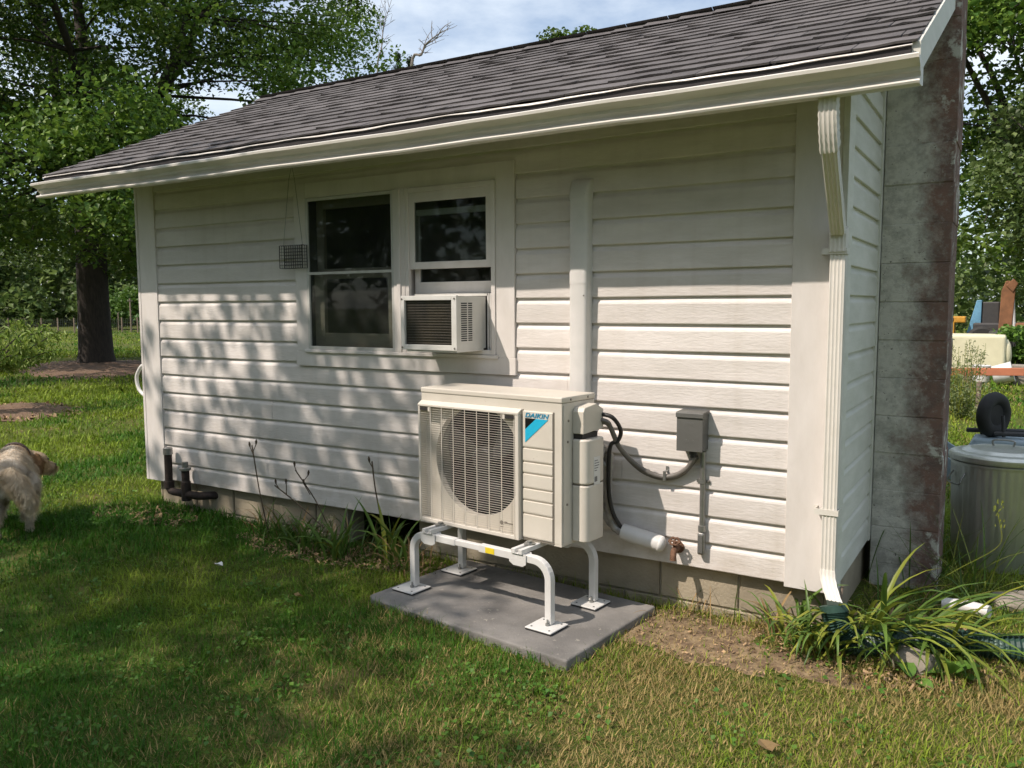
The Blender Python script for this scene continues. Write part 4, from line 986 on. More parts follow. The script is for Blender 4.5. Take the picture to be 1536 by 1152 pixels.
# dead flower stalks by the wall
def stalk(label, u0, v0, u1, v1, y0, y1, forks, seed):
    rr = random.Random(seed); a = at(u0, v0, 1, y0); b = at(u1, v1, 1, y1); t = thing('dead_stalk', label, 'stalk', a, 0, 'dead flower stalks at the wall'); d = b-a
    MB().tube(smooth_path([(0, 0, -.03), d*.5+Vector((rr.uniform(-.02, .02), 0, 0)), d], 4), .0042, 6).build('stem', 'stalk_dry', t)
    for f, (dx_, dz_) in forks:
        MB().tube([d*f, d*f+Vector((dx_, .0, dz_))], .003, 5).build('twig', 'stalk_dry', t); q = d*f+Vector((dx_, 0, dz_))
        MB().tube([q, q+Vector((dx_*.1, 0, .02)), q+Vector((dx_*.15, 0, .035))], [.004, .008, .003], 6).build('seed_pod', 'stalk_dry', t)
stalk('tall dead stalk leaning left beside the iris, nearest the vent pipe', 404, 800, 378, 668, -.12, -.10, [(.86, (-.04, .07)), (.93, (.03, .05))], 1)
stalk('dead stalk curving left with seed heads at mid wall', 500, 800, 443, 705, -.2, -.12, [(.8, (.05, .05)), (.95, (-.02, .04)), (.6, (-.05, .06))], 2)
stalk('short forked dead stalk lowest on the wall', 486, 785, 412, 728, -.2, -.12, [(.75, (.0, .07)), (.9, (-.03, .03))], 3)
stalk('dead stalk rising left of the heat pump', 571, 770, 558, 692, -.16, -.12, [(.85, (-.03, .04))], 4)
# nodding grass head in front of the can
gh = thing('seed_grass', 'long nodding grass stem with pale seed head before the can', 'grass stem', (.42, .55, GR(.42, .55)))
p = [at(1390, 880, 1, .55), at(1440, 852, 1, .55), at(1486, 828, 1, .52), at(1502, 812, 1, .5), at(1501, 792, 1, .5), at(1496, 768, 1, .5)]; L0 = Vector((.42, .55, GR(.42, .55)))
MB().tube([q-L0 for q in smooth_path(p, 5)], .0016, 5).build('stem', 'strap_leaf_yellow', gh)
m = MB(); rr = random.Random(3)
for i in range(26):
    q = p[-2].lerp(at(1497, 752, 1, .5), rr.random())-L0; o_ = Vector((rr.uniform(-.02, .02), rr.uniform(-.01, .01), rr.uniform(-.01, .01))); m.tube([q+o_, q+o_+Vector((rr.uniform(-.006, .006), 0, .012))], [.003, .001], 5)
m.build('seed_head', 'strap_leaf_yellow', gh)
# a few fallen leaves on the lawn
def fallen(label, u, v, s, seed, mat='strap_leaf_dry'):
    q = at(u, v, 2, -.01); rr = random.Random(seed); a = rr.uniform(0, 6.28); vs = []; n = 8
    for k in range(n):
        t = 2*math.pi*k/n+a; r_ = s*(1 if k % 2 else .72)*(1+.3*math.cos(t-a)); vs.append((r_*math.cos(t), r_*.7*math.sin(t), .012+rr.uniform(-.006, .012)))
    vs.append((0, 0, .004)); o = MB().add(vs, [(k, (k+1) % n, n) for k in range(n)]).build('fallen_leaf', mat); o.location = (q.x, q.y, gzf(q.x, q.y)+.035); return tag(o, label, 'leaf')
fallen('pale curled leaf lying in the shaded lawn below the vent pipe', 327, 857, .035, 1, 'paper')
fallen('small tan fallen leaf on the lawn left of the pad', 447, 911, .028, 2)
fallen('dry tan leaf at the bottom edge of the lawn', 1150, 1130, .045, 3)

# galvanized can
cn = thing('trash_can', 'galvanized ribbed steel trash can with lid beside the chimney', 'trash can', (.685, 1.70, GR(.68, 1.7)))
m = MB().lathe([(0, .02), (.222, .02), (.228, .0), (.234, .0), (.236, .03), (.240, .06), (.245, .09), (.262, .58), (.268, .60), (.270, .625), (.264, .64)], 120, wob=lambda k, j: (.030 if k % 3 == 0 else 0) if 6 <= j <= 7 else 0)
m.build('body', 'galv_can', cn, smooth='auto')
MB().lathe([(.262, .60), (.274, .604), (.276, .616), (.270, .622), (.262, .62)], 64).build('rim_band', 'galv_can', cn, smooth='auto')
MB().lathe([(.280, .625), (.284, .632), (.284, .655), (.272, .664), (.225, .676), (.215, .672), (.17, .688), (.16, .684), (.11, .698), (.10, .694), (.05, .702), (0, .704)], 64).build('lid', 'galv_can', cn, smooth='auto')
MB().tube(smooth_path([(-.05, 0, .70), (-.05, 0, .735), (.05, 0, .735), (.05, 0, .70)], 4), .006, 8).build('lid_handle', 'galv', cn)
ha = R(215)
for a in (ha, ha+math.pi):
    e = Vector((math.cos(a), math.sin(a), 0)); sd = Vector((-math.sin(a), math.cos(a), 0))
    MB().tube(smooth_path([e*.262-sd*.055+Vector((0, 0, .555)), e*.285-sd*.06+Vector((0, 0, .52)), e*.295-sd*.05+Vector((0, 0, .49)), e*.295+sd*.05+Vector((0, 0, .49)), e*.285+sd*.06+Vector((0, 0, .52)), e*.262+sd*.055+Vector((0, 0, .555))], 4), .005, 8).build('handle', 'galv', cn)
def plank(name, label, cat, a, b, w, th, mat, up=(0, 0, 1)):
    a, b = Vector(a), Vector(b); d = (b-a); L = d.length; d.normalize(); s_ = d.cross(Vector(up)).normalized(); u_ = s_.cross(d)
    M = Matrix(((d.x, s_.x, u_.x, a.x), (d.y, s_.y, u_.y, a.y), (d.z, s_.z, u_.z, a.z), (0, 0, 0, 1)))
    o = MB().box(0, L, -th/2, th/2, -w/2, w/2).build(name, mat, bevel=.004); o.matrix_world = M; return tag(o, label, cat)
plank('board', 'upper pale blue board leaning behind the trash can', 'board', at(1395, 655, 1, 2.2), at(1475, 708, 1, 2.2), .075, .03, 'blue_board')
plank('board', 'lower pale blue board leaning behind the trash can', 'board', at(1395, 682, 1, 2.15), at(1470, 735, 1, 2.15), .11, .03, 'blue_board')
# upturned wheelbarrow
wb = at(1487, 690, 1, 4.6); wb = thing('wheelbarrow', 'upturned wheelbarrow with fat black wheel behind the trash can', 'wheelbarrow', (wb.x, 4.6, -.03))
Mw = Matrix.Rotation(R(90), 3, 'X') @ Matrix.Rotation(R(0), 3, 'Z'); Mw = Matrix.Rotation(R(58), 3, 'Z') @ Mw
ty = MB(); vs = []; fs = []
for i in range(28):
    a = 2*math.pi*i/28
    for j in range(10):
        b_ = 2*math.pi*j/10; r_ = .145+.062*math.cos(b_); vs.append(Mw @ Vector((r_*math.cos(a), r_*math.sin(a), .058*math.sin(b_)))+Vector((0, 0, .56)))
for i in range(28):
    for j in range(10): fs.append((i*10+j, ((i+1) % 28)*10+j, ((i+1) % 28)*10+(j+1) % 10, i*10+(j+1) % 10))
wh = ty.add(vs, fs).build('wheel', 'wheel_black', wb, smooth=True)
MB().lathe([(0, -.03), (.10, -.03), (.10, .03), (0, .03)], 20, (0, 0, .56), Mw).build('rim', 'wheel_black', wh)
for s_ in (-1, 1):
    o_ = Mw @ Vector((0, 0, .085*s_)); MB().tube([o_*1.02+Vector((0, 0, .56)), o_*1.12+Vector((0, 0, .47)), o_*1.2+Vector((0, 0, .37))], .016, 8).build('bracket', 'dark_metal', wb)
    MB().tube([o_*1.5+Vector((-.1, 0, .40)), o_*2.2+Vector((.9, .25, .40))], .022, 8).build('handle', 'dark_metal', wb)
MB().add([(-.30, -.24, .02), (.48, -.28, .02), (.48, .28, .02), (-.30, .24, .02), (-.14, -.16, .36), (.36, -.20, .36), (.36, .20, .36), (-.14, .16, .36)], [(0, 1, 5, 4), (1, 2, 6, 5), (2, 3, 7, 6), (3, 0, 4, 7), (4, 5, 6, 7)]).build('tray', 'blue_board', wb, bevel=.02)

# things at the far end of the yard
def pos(u, y, z=-.03): q = at(u, 500, 1, y); return (q.x, y, z)
bm_ = thing('timber_beam', 'long orange painted beam lying across the far grass', 'beam', pos(1425, 12.4))
MB().box(0, 3.2, -.06, .06, .30, .43, Matrix.Rotation(R(-2.0), 4, 'Y')).build('beam', 'orange_beam', bm_, bevel=.008)
for x in (.3, 2.8): MB().box(x-.07, x+.07, -.10, .10, .0, .30).build('support_block', 'weathered_wood', bm_, bevel=.01)
for x in (1.35, 1.45): MB().lathe([(0, 0), (.022, 0), (.022, .003), (0, .003)], 10, (x, -.0605, .41), Matrix.Rotation(R(90), 3, 'X')).build('bolt_hole', 'slot', bm_)
tb = thing('covered_bale', 'cream tarpaulin covered block on the far grass beside the chimney', 'bale', pos(1400, 16.9))
m = MB(); m.box(-.2, 1.42, -.5, .5, .0, .88); m.build('cover', 'cream_tarp', tb, bevel=.06, seg=3)
MB().tube(smooth_path([(1.38, -.3, .74), (1.43, -.35, .62), (1.45, -.34, .42), (1.42, -.30, .22), (1.42, -.28, .02)], 4), [.09]*17, 8).build('loose_fold', 'cream_tarp', tb, smooth=True)
bk = pos(1483, 14.2); bt = thing('bucket', 'white bucket lying behind the orange beam', 'bucket', bk)
MB().lathe([(0, 0), (.15, 0), (.17, .02), (.19, .32), (.20, .33), (.19, .34), (.18, .33), (.16, .05), (0, .04)], 20, (0.1, 0, .19), Matrix.Rotation(R(75), 3, 'Y')).build('pail', 'white_paint', bt, smooth='auto')
MB().tube(smooth_path([(.38, -.19, .19), (.62, -.20, .36), (.92, -.14, .42), (1.02, 0, .20), (.38, .19, .17)], 5), .012, 8).build('bail', 'dark_metal', bt)
b2 = thing('bucket', 'second pale pail standing just left of the lying bucket', 'bucket', pos(1474, 14.5)); MB().lathe([(0, 0), (.14, 0), (.17, .34), (.18, .35), (.17, .36), (.15, .05), (0, .04)], 18).build('pail', 'white_paint', b2, smooth='auto')
tag(MB().box(0, .9, -.2, .2, .0, .38, Matrix.Translation(pos(1520, 14.6))).build('concrete_block', 'stone', bevel=.02), 'grey block at the right edge behind the orange beam', 'block')
fpst = thing('fence_post', 'short grey weathered post on the far grass', 'post', pos(1472, 9.9)); MB().tube([(0, 0, -.1), (0.005, 0, .40)], .035, 7).build('post', 'weathered_wood', fpst); MB().lathe([(.036, 0), (.038, .02), (.0, .04)], 7, (.005, 0, .39)).build('post_top', 'weathered_wood', fpst)
# old machinery under the trees
bkx = pos(1440, 24)
bh = thing('backhoe', 'old blue backhoe with rusty brown boom under the far trees', 'machine', bkx)
MB().box(.35, 2.6, -.6, .6, .55, 1.0).build('chassis', 'dark_metal', bh, bevel=.05)
MB().prism([(.16, .55), (.55, .55), (.55, 1.65), (.42, 1.65)], -.55, .1, 1).build('cab_panel', 'blue_paint', bh, bevel=.02)
MB().box(.555, 1.0, -.5, .5, .9, 1.60).build('cab', 'dark_metal', bh, bevel=.04)
MB().prism([(.98, .6), (1.30, .6), (1.36, 1.9), (1.30, 2.18), (1.12, 2.18), (1.02, 1.9)], -.78, -.60, 1).build('boom', 'rust_brown', bh, bevel=.02)
MB().prism([(1.12, 2.05), (1.30, 2.24), (1.42, 2.10), (1.30, 1.85)], -.82, -.56, 1).build('boom_knuckle', 'rust_brown', bh, bevel=.02)
MB().tube([(1.36, -.7, .9), (1.30, -.7, 1.75)], .05, 8).build('ram', 'white_paint', bh)
for x in (.6, 2.2): MB().lathe([(0, -.15), (.38, -.15), (.45, -.10), (.45, .10), (.38, .15), (0, .15)], 20, (x, -.62, .45), Matrix.Rotation(R(90), 3, 'X')).build('wheel', 'wheel_black', bh)
yl = thing('loader', 'yellow machine part standing left of the blue backhoe', 'machine', pos(1424, 23.5))
MB().box(.0, .14, -.3, .3, .3, 1.15).build('mast', 'yellow_paint', yl, bevel=.02); MB().box(-.02, .42, -.3, .3, 1.0, 1.18).build('head', 'yellow_paint', yl, bevel=.03); MB().prism([(.1, .3), (.5, .0), (.7, .0), (.25, .5)], -.2, .2, 1).build('arm', 'rust_brown', yl, bevel=.02); MB().box(-.1, .5, -.35, .35, .0, .3).build('base', 'rust_brown', yl, bevel=.03)
tl = thing('trailer', 'long dark flat trailer right of the backhoe boom', 'trailer', pos(1484, 22.5))
MB().box(.0, 3.6, -.7, .7, .55, .80).build('bed', 'dark_metal', tl, bevel=.03); MB().box(.6, 3.4, -.5, .5, .80, 1.02).build('load', 'rust_brown', tl, bevel=.05); MB().tube([(.95, -.5, 1.0), (1.08, -.5, 1.45), (1.2, -.5, 1.5)], .06, 8).build('post', 'white_paint', tl)
for x in (.5, 2.6): MB().lathe([(0, -.1), (.27, -.1), (.30, -.06), (.30, .06), (.27, .1), (0, .1)], 18, (x, -.72, .29), Matrix.Rotation(R(90), 3, 'X')).build('wheel', 'wheel_black', tl)

# garden fence and garden far left
gf = thing('garden_fence', 'low wire garden fence with grey posts across the far lawn', 'fence', (0, 0, 0))
A = Vector((-51.5, 20.0, -.03)); B = Vector((-42.5, 29.5, -.03)); nP = 16
for i in range(nP):
    q = A.lerp(B, i/(nP-1)); MB().tube([q, q+Vector((0, 0, .95))], .045, 5).build('post', 'weathered_wood', gf)
m = MB(); d = B-A
for k in range(9): m.tube([A+Vector((0, 0, .08+.1*k)), B+Vector((0, 0, .08+.1*k))], .006, 3)
for k in range(130): q = A+d*(k/129); m.tube([q, q+Vector((0, 0, .88))], .006, 3)
m.build('wire_mesh', 'galv', gf)
tr_ = thing('bean_trellis', 'cross topped garden trellis right of the maple trunk', 'trellis', (-46.5, 27.6, -.03))
MB().tube([(0, 0, 0), (0, 0, 2.1)], .05, 5).build('post', 'weathered_wood', tr_); MB().tube([(-.55, .5, 1.95), (.55, -.5, 1.95)], .045, 5).build('cross_bar', 'weathered_wood', tr_)
for i, (x, h_) in enumerate(((-1.3, 1.5), (-.8, 1.2), (1.0, 1.4))):
    s2 = thing('garden_stake', ['tallest thin garden stake left of the trellis', 'short thin garden stake next to the trellis', 'thin garden stake right of the trellis'][i], 'stake', (-46.5+x*.7, 27.6+x*.6, -.03)); MB().tube([(0, 0, 0), (.01, 0, h_)], .035, 5).build('pole', 'weathered_wood', s2); MB().lathe([(.036, 0), (0, .05)], 5, (.01, 0, h_)).build('pole_tip', 'weathered_wood', s2)
cf = at(118, 494, 1, 30.0); cfr = thing('cold_frame', 'pale blue slanted panel beside the maple trunk in the far garden', 'cold frame', (cf.x, 30.0, 0))
MB().box(-.18, .18, -.03, .03, .0, 1.5, Matrix.Rotation(R(22), 4, 'Y')).build('panel', 'blue_board', cfr, bevel=.01); MB().tube([(.62, .3, 0), (.5, .1, 1.3)], .04, 6).build('prop', 'weathered_wood', cfr)
SHADE_EXTRA = [(2.3, 2.73, 7.0), (2.35, 2.03, 7.0), (2.3, 3.33, 7.0), (2.1, 3.93, 7.0), (1.8, 4.48, 7.0), (1.3, 4.62, 7.0), (0.7, 4.53, 7.0), (0.1, 4.28, 7.0), (1.2, 4.03, 7.0), (0.4, 3.83, 7.0), (1.5, 3.12, 7.0), (1.9, 4.92, 7.0), (1.4, 4.98, 7.0), (2.05, 4.62, 7.0), (-0.3, 3.53, 7.0)]

# ------------------------------------------------------------------ trees
def leaf_mesh(name, C, size, tint, up=.5, aspect=.72, droop=0.0):
    """one folded leaf (two triangles) at each centre"""
    n = len(C); size = np.broadcast_to(np.asarray(size, float), (n,))[:, None]
    nr = RNG.normal(size=(n, 3)); nr[:, 2] = np.abs(nr[:, 2])+up; nr /= np.linalg.norm(nr, axis=1, keepdims=True)
    d = RNG.normal(size=(n, 3)); d[:, 2] -= droop; d -= nr*(d*nr).sum(1, keepdims=True); d /= np.linalg.norm(d, axis=1, keepdims=True)
    s = np.cross(nr, d)
    base = C-d*size*.5; tip = C+d*size*.5-nr*size*.10; l = C-s*size*aspect*.5+nr*size*.12; r = C+s*size*aspect*.5+nr*size*.12
    V = np.stack([base, l, tip, r], 1).reshape(-1, 3); i = np.arange(n)*4
    T = np.concatenate([np.stack([i, i+2, i+1], 1), np.stack([i, i+3, i+2], 1)])
    return np_mesh(name, V, tris=T, tint=np.repeat(tint, 4, 0))
def clump_points(cs, rad, per, flat=.62):
    out = []
    for c_, r_ in zip(cs, rad):
        k = int(per*(r_**2)); g = RNG.normal(size=(k, 3)); g /= np.linalg.norm(g, axis=1, keepdims=True); g *= (RNG.random((k, 1))**.42)
        out.append(np.asarray(c_)+g*np.array([r_, r_, r_*flat]))
    return np.concatenate(out)
def tints(n, a, b, jit=.25):
    t = RNG.random((n, 1)); c_ = np.array(a)*(1-t)+np.array(b)*t; return np.clip(c_*(1+RNG.normal(size=(n, 1))*jit*.5), .004, 1)
def limb(m, a, b, r0, r1, seed, sag=.12, n=6, sides=7):
    rr = random.Random(seed); a, b = Vector(a), Vector(b); L = (b-a).length; pts = []
    off = Vector((rr.uniform(-1, 1), rr.uniform(-1, 1), rr.uniform(-.2, 1)))*sag*L
    for i in range(n+1):
        t = i/n; pts.append(a.lerp(b, t)+off*math.sin(t*math.pi)*(1-t*.3)+Vector((rr.uniform(-1, 1), rr.uniform(-1, 1), rr.uniform(-1, 1)))*.02*L*(0 < i < n))
    m.tube(pts, [r0+(r1-r0)*(i/n)**.8 for i in range(n+1)], sides); return pts
def make_tree(name, label, cat, base, height, trunk_r, crown, nclump, crad, per, leaf, ta, tb, seed, fork=.35, extra=(), bark='bark', trunk_top=None, group=None, shell=.5, lean=(0, 0), hollow=()):
    """crown = (cx, cy, cz, rx, ry, rz) relative to the base"""
    rr = random.Random(seed); t = thing(name, label, cat, base, 0, group); cx, cy, cz, rx, ry, rz = crown
    cs = []
    while len(cs) < nclump:
        v = Vector((rr.gauss(0, 1), rr.gauss(0, 1), rr.gauss(0, 1))).normalized()*(rr.random()**shell)
        p = Vector((cx+v.x*rx, cy+v.y*ry, cz+v.z*rz))
        if any((p-Vector(h[:3])).length < h[3] for h in hollow): continue
        cs.append(p)
    cs += [Vector(e) for e in extra]
    m = MB(); th = trunk_top or height*fork
    pts = [Vector((lean[0]*k, lean[1]*k, z)) for k, z in ((0, -.25), (0, 0), (.02, th*.08), (.3, th*.35), (.7, th*.7), (1, th))]
    m.tube(pts, [trunk_r*1.45, trunk_r*1.28, trunk_r*1.08, trunk_r*.97, trunk_r*.93, trunk_r*.85], 16)
    top = pts[-1]; mains = []
    for k in range(7):
        a = k*2*math.pi/7+rr.uniform(-.3, .3); hh = rr.uniform(.35, .95)
        b = Vector((cx+rx*.52*math.cos(a), cy+ry*.52*math.sin(a), cz+rz*(hh-.55)))
        mains.append(limb(m, top-Vector((0, 0, rr.uniform(0, .25)*th)), b, trunk_r*.45, trunk_r*.16, seed*50+k, .10, 7, 8))
    mains.append(limb(m, top, (cx+lean[0], cy+lean[1], cz+rz*.72), trunk_r*.6, trunk_r*.12, seed*50+9, .05, 7, 8))
    allp = [p for L in mains for p in L[2:]]
    for i, c_ in enumerate(cs):
        q = min(allp, key=lambda p: (p-c_).length+.6*max(0, p.z-c_.z)); limb(m, q, c_, trunk_r*.11, .012, seed*900+i, .10, 4, 5)
    m.build('trunk', bark, t, smooth=True)
    rad = [crad*rr.uniform(.6, 1.25) for _ in cs]; P = clump_points([tuple(c_) for c_ in cs], rad, per)
    # each clump has a tone of its own, leaves vary round it
    reps = [int(per*(r_**2)) for r_ in rad]; tone = np.repeat(np.array([rr.uniform(.6, 1.35) for _ in cs]), reps)[:, None]
    C = tints(len(P), ta, tb)*tone
    o = obj('crown', leaf_mesh('crown', P, leaf*(.5+1.0*RNG.random(len(P))), C, droop=.4), 'leaf', t); o['kind'] = 'stuff'
    return t
GA, GB = (.055, .120, .022), (.160, .245, .034)
_r = random.Random(77)
LOW_MAPLE = []
for _i in range(52):
    _a = _r.uniform(-2.6, 1.9); _d = _r.uniform(3.5, 8.5); LOW_MAPLE.append((_d*math.cos(_a), _d*math.sin(_a), _r.uniform(3.3, 5.8)))
for _i in range(18):
    _a = -.55+_r.uniform(-.4, .4); _d = _r.uniform(1.5, 6.5); LOW_MAPLE.append((_d*math.cos(_a), _d*math.sin(_a), _r.uniform(3.1, 5.2)))
make_tree('maple_tree', 'big spreading maple with thick dark trunk behind the lawn', 'tree', (-20.3, 9.07, -.03), 17, .40, (-.2, .0, 9.6, 8.2, 8.6, 7.0), 285, 1.17, 430, .115, GA, GB, 3, trunk_top=4.2,
          extra=[(-3, -5, 3.4), (-4.5, -4, 3.9), (-6, -3, 3.2), (-2, -6, 4.4), (3.0, -5.0, 4.2), (4.5, -3.0, 4.6), (-5.5, -5.5, 4.6), (-7, -1, 3.6), (2, 5, 3.6), (5, 3, 4.2), (-1, 5, 3.3), (1, -6.5, 5), (-3.5, -7, 5.5), *LOW_MAPLE, (5.0, 2.5, 6), (4.5, -1.5, 5.2), (5.6, 1.5, 7), (-6.5, 2, 3.2), (-8, -2, 4.3)], shell=.42)
# the tree behind the photographer whose crown shades the lawn and dapples the wall
make_tree('shade_tree', 'tall leafy tree standing behind the photographer shading the lawn', 'tree', (-7.5, -9.4, -.03), 11, .26, (.15, .2, 6.9, 3.3, 3.7, 2.6), 112, .95, 250, .13, GA, GB, 8, trunk_top=3.4, shell=.45,
          extra=SHADE_EXTRA)
for i, (x, y, s, lb) in enumerate(((-20, -16, 1.2, 'broad unseen tree added far behind the photographer to the left to block sky light'), (-8, -24, 1.3, 'tall unseen tree added directly behind the photographer to block sky light'), (9, -20, 1.2, 'unseen tree added behind the photographer to the right to block sky light'))):
    make_tree('sky_block_tree', lb, 'tree', (x, y, -.03), 14*s, .32, (0, 0, 7.0*s, 5*s, 5*s, 5.2*s), 60, 1.7, 110, .30, GA, GB, 60+i, trunk_top=3.4, group='unseen trees added behind the photographer to block sky light')  # unseen trees, added to cut sky fill and darken the pane reflections
# trees to the right of the building
make_tree('shade_maple', 'large leafy tree above the machines right of the chimney', 'tree', (2.4, 29.5, -.03), 20, .38, (-.6, 0, 11.5, 7.5, 6.5, 8.0), 150, 1.6, 170, .21, GA, GB, 12, trunk_top=5, shell=.42,
          extra=[(-3, -4, 3.4), (-1, -5, 3.0), (1, -4, 3.6), (3, -4, 3.2), (-5, -2, 4), (0, -3, 4.6)])
make_tree('pale_tree', 'pale green rounded tree beside the chimney at the right edge', 'tree', (1.6, 21.5, -.03), 9, .20, (.3, 1.0, 5.1, 2.6, 2.4, 2.7), 60, .95, 260, .15, (.075, .12, .035), (.13, .18, .05), 14, trunk_top=2.4, shell=.45)
# tree top showing over the ridge
q = at(848, 58, 1, 60.0)
make_tree('ridge_tree', 'small dark tree top peeping over the roof ridge', 'tree', (q.x, 60.0, -.03), 24, .35, (0, 0, q.z-3.0, 2.6, 2.6, 3.6), 40, 1.0, 130, .32, GA, GB, 17, trunk_top=12,
          extra=[(1.9, 0, q.z+.1), (-1.5, 0, q.z-.3)])
def spruce(label, u, v, y, hgt, seed):
    q = at(u, v, 1, y); t = thing('spruce_tree', label, 'tree', (q.x, y, -.03), 0, 'spruces behind the roof'); zt = q.z; rr = random.Random(seed)
    MB().tube([(0, 0, -.2), (0, 0, zt*.6), (0, 0, zt)], [.28, .15, .02], 8).build('trunk', 'bark', t)
    P = []
    for k in range(90):
        f = rr.random()**.8; z = zt-f*hgt; r_ = .15+f*hgt*.27; a = rr.uniform(0, 6.28); n_ = 36
        d_ = RNG.random((n_, 1))*r_; P.append(np.concatenate([d_*math.cos(a), d_*math.sin(a), z-d_*.25+RNG.normal(size=(n_, 1))*.10], 1)+RNG.normal(size=(n_, 3))*.09)
    P = np.concatenate(P); o = obj('crown', leaf_mesh('crown', P, .26, tints(len(P), (.022, .045, .018), (.045, .075, .028)), aspect=.4), 'leaf', t); o['kind'] = 'stuff'
spruce('taller dark spruce top over the roof ridge by the maple', 596, 76, 62, 9, 1); spruce('shorter spruce top beside the dead branch', 614, 85, 62, 8, 2); spruce('faint spruce top nearest the maple edge', 580, 104, 66, 8, 3)
def bare(label, pts, r0, seed, ntw):
    rr = random.Random(seed); b0 = Vector((pts[0].x, pts[0].y, -.03)); t = thing('dead_tree', label, 'tree', b0); m = MB()
    pts = [p-b0 for p in pts]; path = smooth_path([Vector((0, 0, -.2)), Vector((pts[0].x*.5, pts[0].y*.5, pts[0].z*.5))]+pts, 5); N_ = len(path)
    m.tube(path, [r0*(1-.9*i/(N_-1)) for i in range(N_)], 6)
    for i in range(ntw):
        k = rr.randint(int(N_*.45), N_-2); d_ = (path[k+1]-path[k]).normalized(); o_ = Vector((rr.uniform(-1, 1), rr.uniform(-1, 1), rr.uniform(-.2, .9))).normalized()
        e = path[k]+(d_*.6+o_)*rr.uniform(.5, 1.4); limb(m, path[k], e, r0*.22, .012, seed*70+i, .12, 4, 4)
        for _ in range(2): limb(m, path[k].lerp(e, .6), path[k].lerp(e, .6)+(d_*.5+Vector((rr.uniform(-1, 1), rr.uniform(-1, 1), rr.uniform(-.3, .9))))*rr.uniform(.25, .7), .02, .007, seed*77+i+_*13, .1, 3, 3)
    m.build('trunk', 'bark_pale', t)
bare('bare dead branch sticking up over the roof', [at(617, 104, 1, 40), at(632, 82, 1, 40), at(640, 65, 1, 40), at(664, 46, 1, 40)], .16, 2, 12)
bare('bare twiggy dead tree at the maple edge against the sky', [at(566, 112, 1, 44), at(572, 75, 1, 44), at(576, 40, 1, 44), at(590, -10, 1, 44)], .10, 5, 22)
# far woods, with unseen rows added behind the camera to cut sky fill
def woods():
    P = []; S_ = []; 
    def row(x0, y0, x1, y1, n, hlo, hhi, rlo, rhi, leaf, per):
        for i in range(n):
            t = RNG.random(); x = x0+(x1-x0)*t+RNG.normal()*2.5; y = y0+(y1-y0)*t+RNG.normal()*2.5; z = hlo+(hhi-hlo)*RNG.random()**1.1; r_ = rlo+(rhi-rlo)*RNG.random()
            k = int(per*r_*r_); g = RNG.normal(size=(k, 3)); g /= np.linalg.norm(g, axis=1, keepdims=True); g *= RNG.random((k, 1))**.35; P.append(np.array([x, y, z])+g*np.array([r_, r_, r_*.75])); S_.append(np.full((k, 1), leaf)); 
            TT.append(tints(k, (.070, .120, .030), (.150, .205, .058))*RNG.uniform(.7, 1.35))
    TT = []
    row(-78, 30, -34, 68, 200, .8, 11, 1.4, 3.4, .60, 36); row(-84, 10, -74, 36, 60, .8, 10, 1.4, 3.2, .55, 26); row(-70, 32, -40, 58, 60, .5, 3.0, .9, 1.8, .42, 40)
    row(-34, -24, 26, -32, 100, .8, 9, 2.2, 4.2, .8, 11); row(26, -26, 34, 4, 40, .8, 6, 2, 3.5, .8, 11); row(-40, -20, -44, 2, 40, .8, 9, 2, 3.5, .8, 11); row(-98, 36, -44, 88, 90, 1, 9, 2.5, 4.5, .95, 14)
    row(-22, 74, 30, 60, 90, 1, 8, 2, 3.5, .6, 18); row(-5, 35, 16, 34, 60, .8, 8, 1.3, 2.6, .34, 40); row(-6, 27.5, 9, 26.5, 26, .4, 2.2, .5, 1.1, .18, 150)
    return leaf_mesh('woods', np.concatenate(P), np.concatenate(S_)[:, 0], np.concatenate(TT))
tag(obj('woods', woods(), 'leaf'), 'green woods round the lawn, with unseen rows added behind the camera to block sky light', 'woods', kind='stuff')
def bush(name, label, loc, r_, n, leaf, ta, tb, seed, h=1.0):
    t = thing(name, label, 'shrub', loc); rr = random.Random(seed); m = MB(); cs = [(rr.uniform(-r_, r_)*.7, rr.uniform(-r_, r_)*.6, rr.uniform(.25, .95)*h) for _ in range(14)]
    for i, c_ in enumerate(cs): limb(m, (rr.uniform(-.05, .05), 0, -.05), c_, .02, .006, seed*40+i, .1, 4, 5)
    m.build('stem', 'bark', t); P = clump_points(cs, [r_*.45]*14, n/(r_*r_*.2)/14); o = obj('foliage', leaf_mesh('foliage', P, leaf, tints(len(P), ta, tb), droop=.3), 'leaf', t); o['kind'] = 'stuff'
bush('shrub', 'bright green leafy shrub right of the cream covered block', (pos(1518, 17.5)[0], 17.5, -.03), .75, 1800, .13, (.10, .20, .03), (.16, .28, .05), 4, 1.0)
bush('shrub', 'rounded green bush behind the far garden fence', (-53, 31, -.03), 2.2, 2500, .3, (.06, .13, .02), (.11, .19, .03), 5, 2.8)
bush('shrub', 'leafy bean rows behind the fence right of the maple', (-46, 29.5, -.03), 1.6, 1800, .22, (.06, .13, .025), (.11, .20, .05), 6, 1.1)
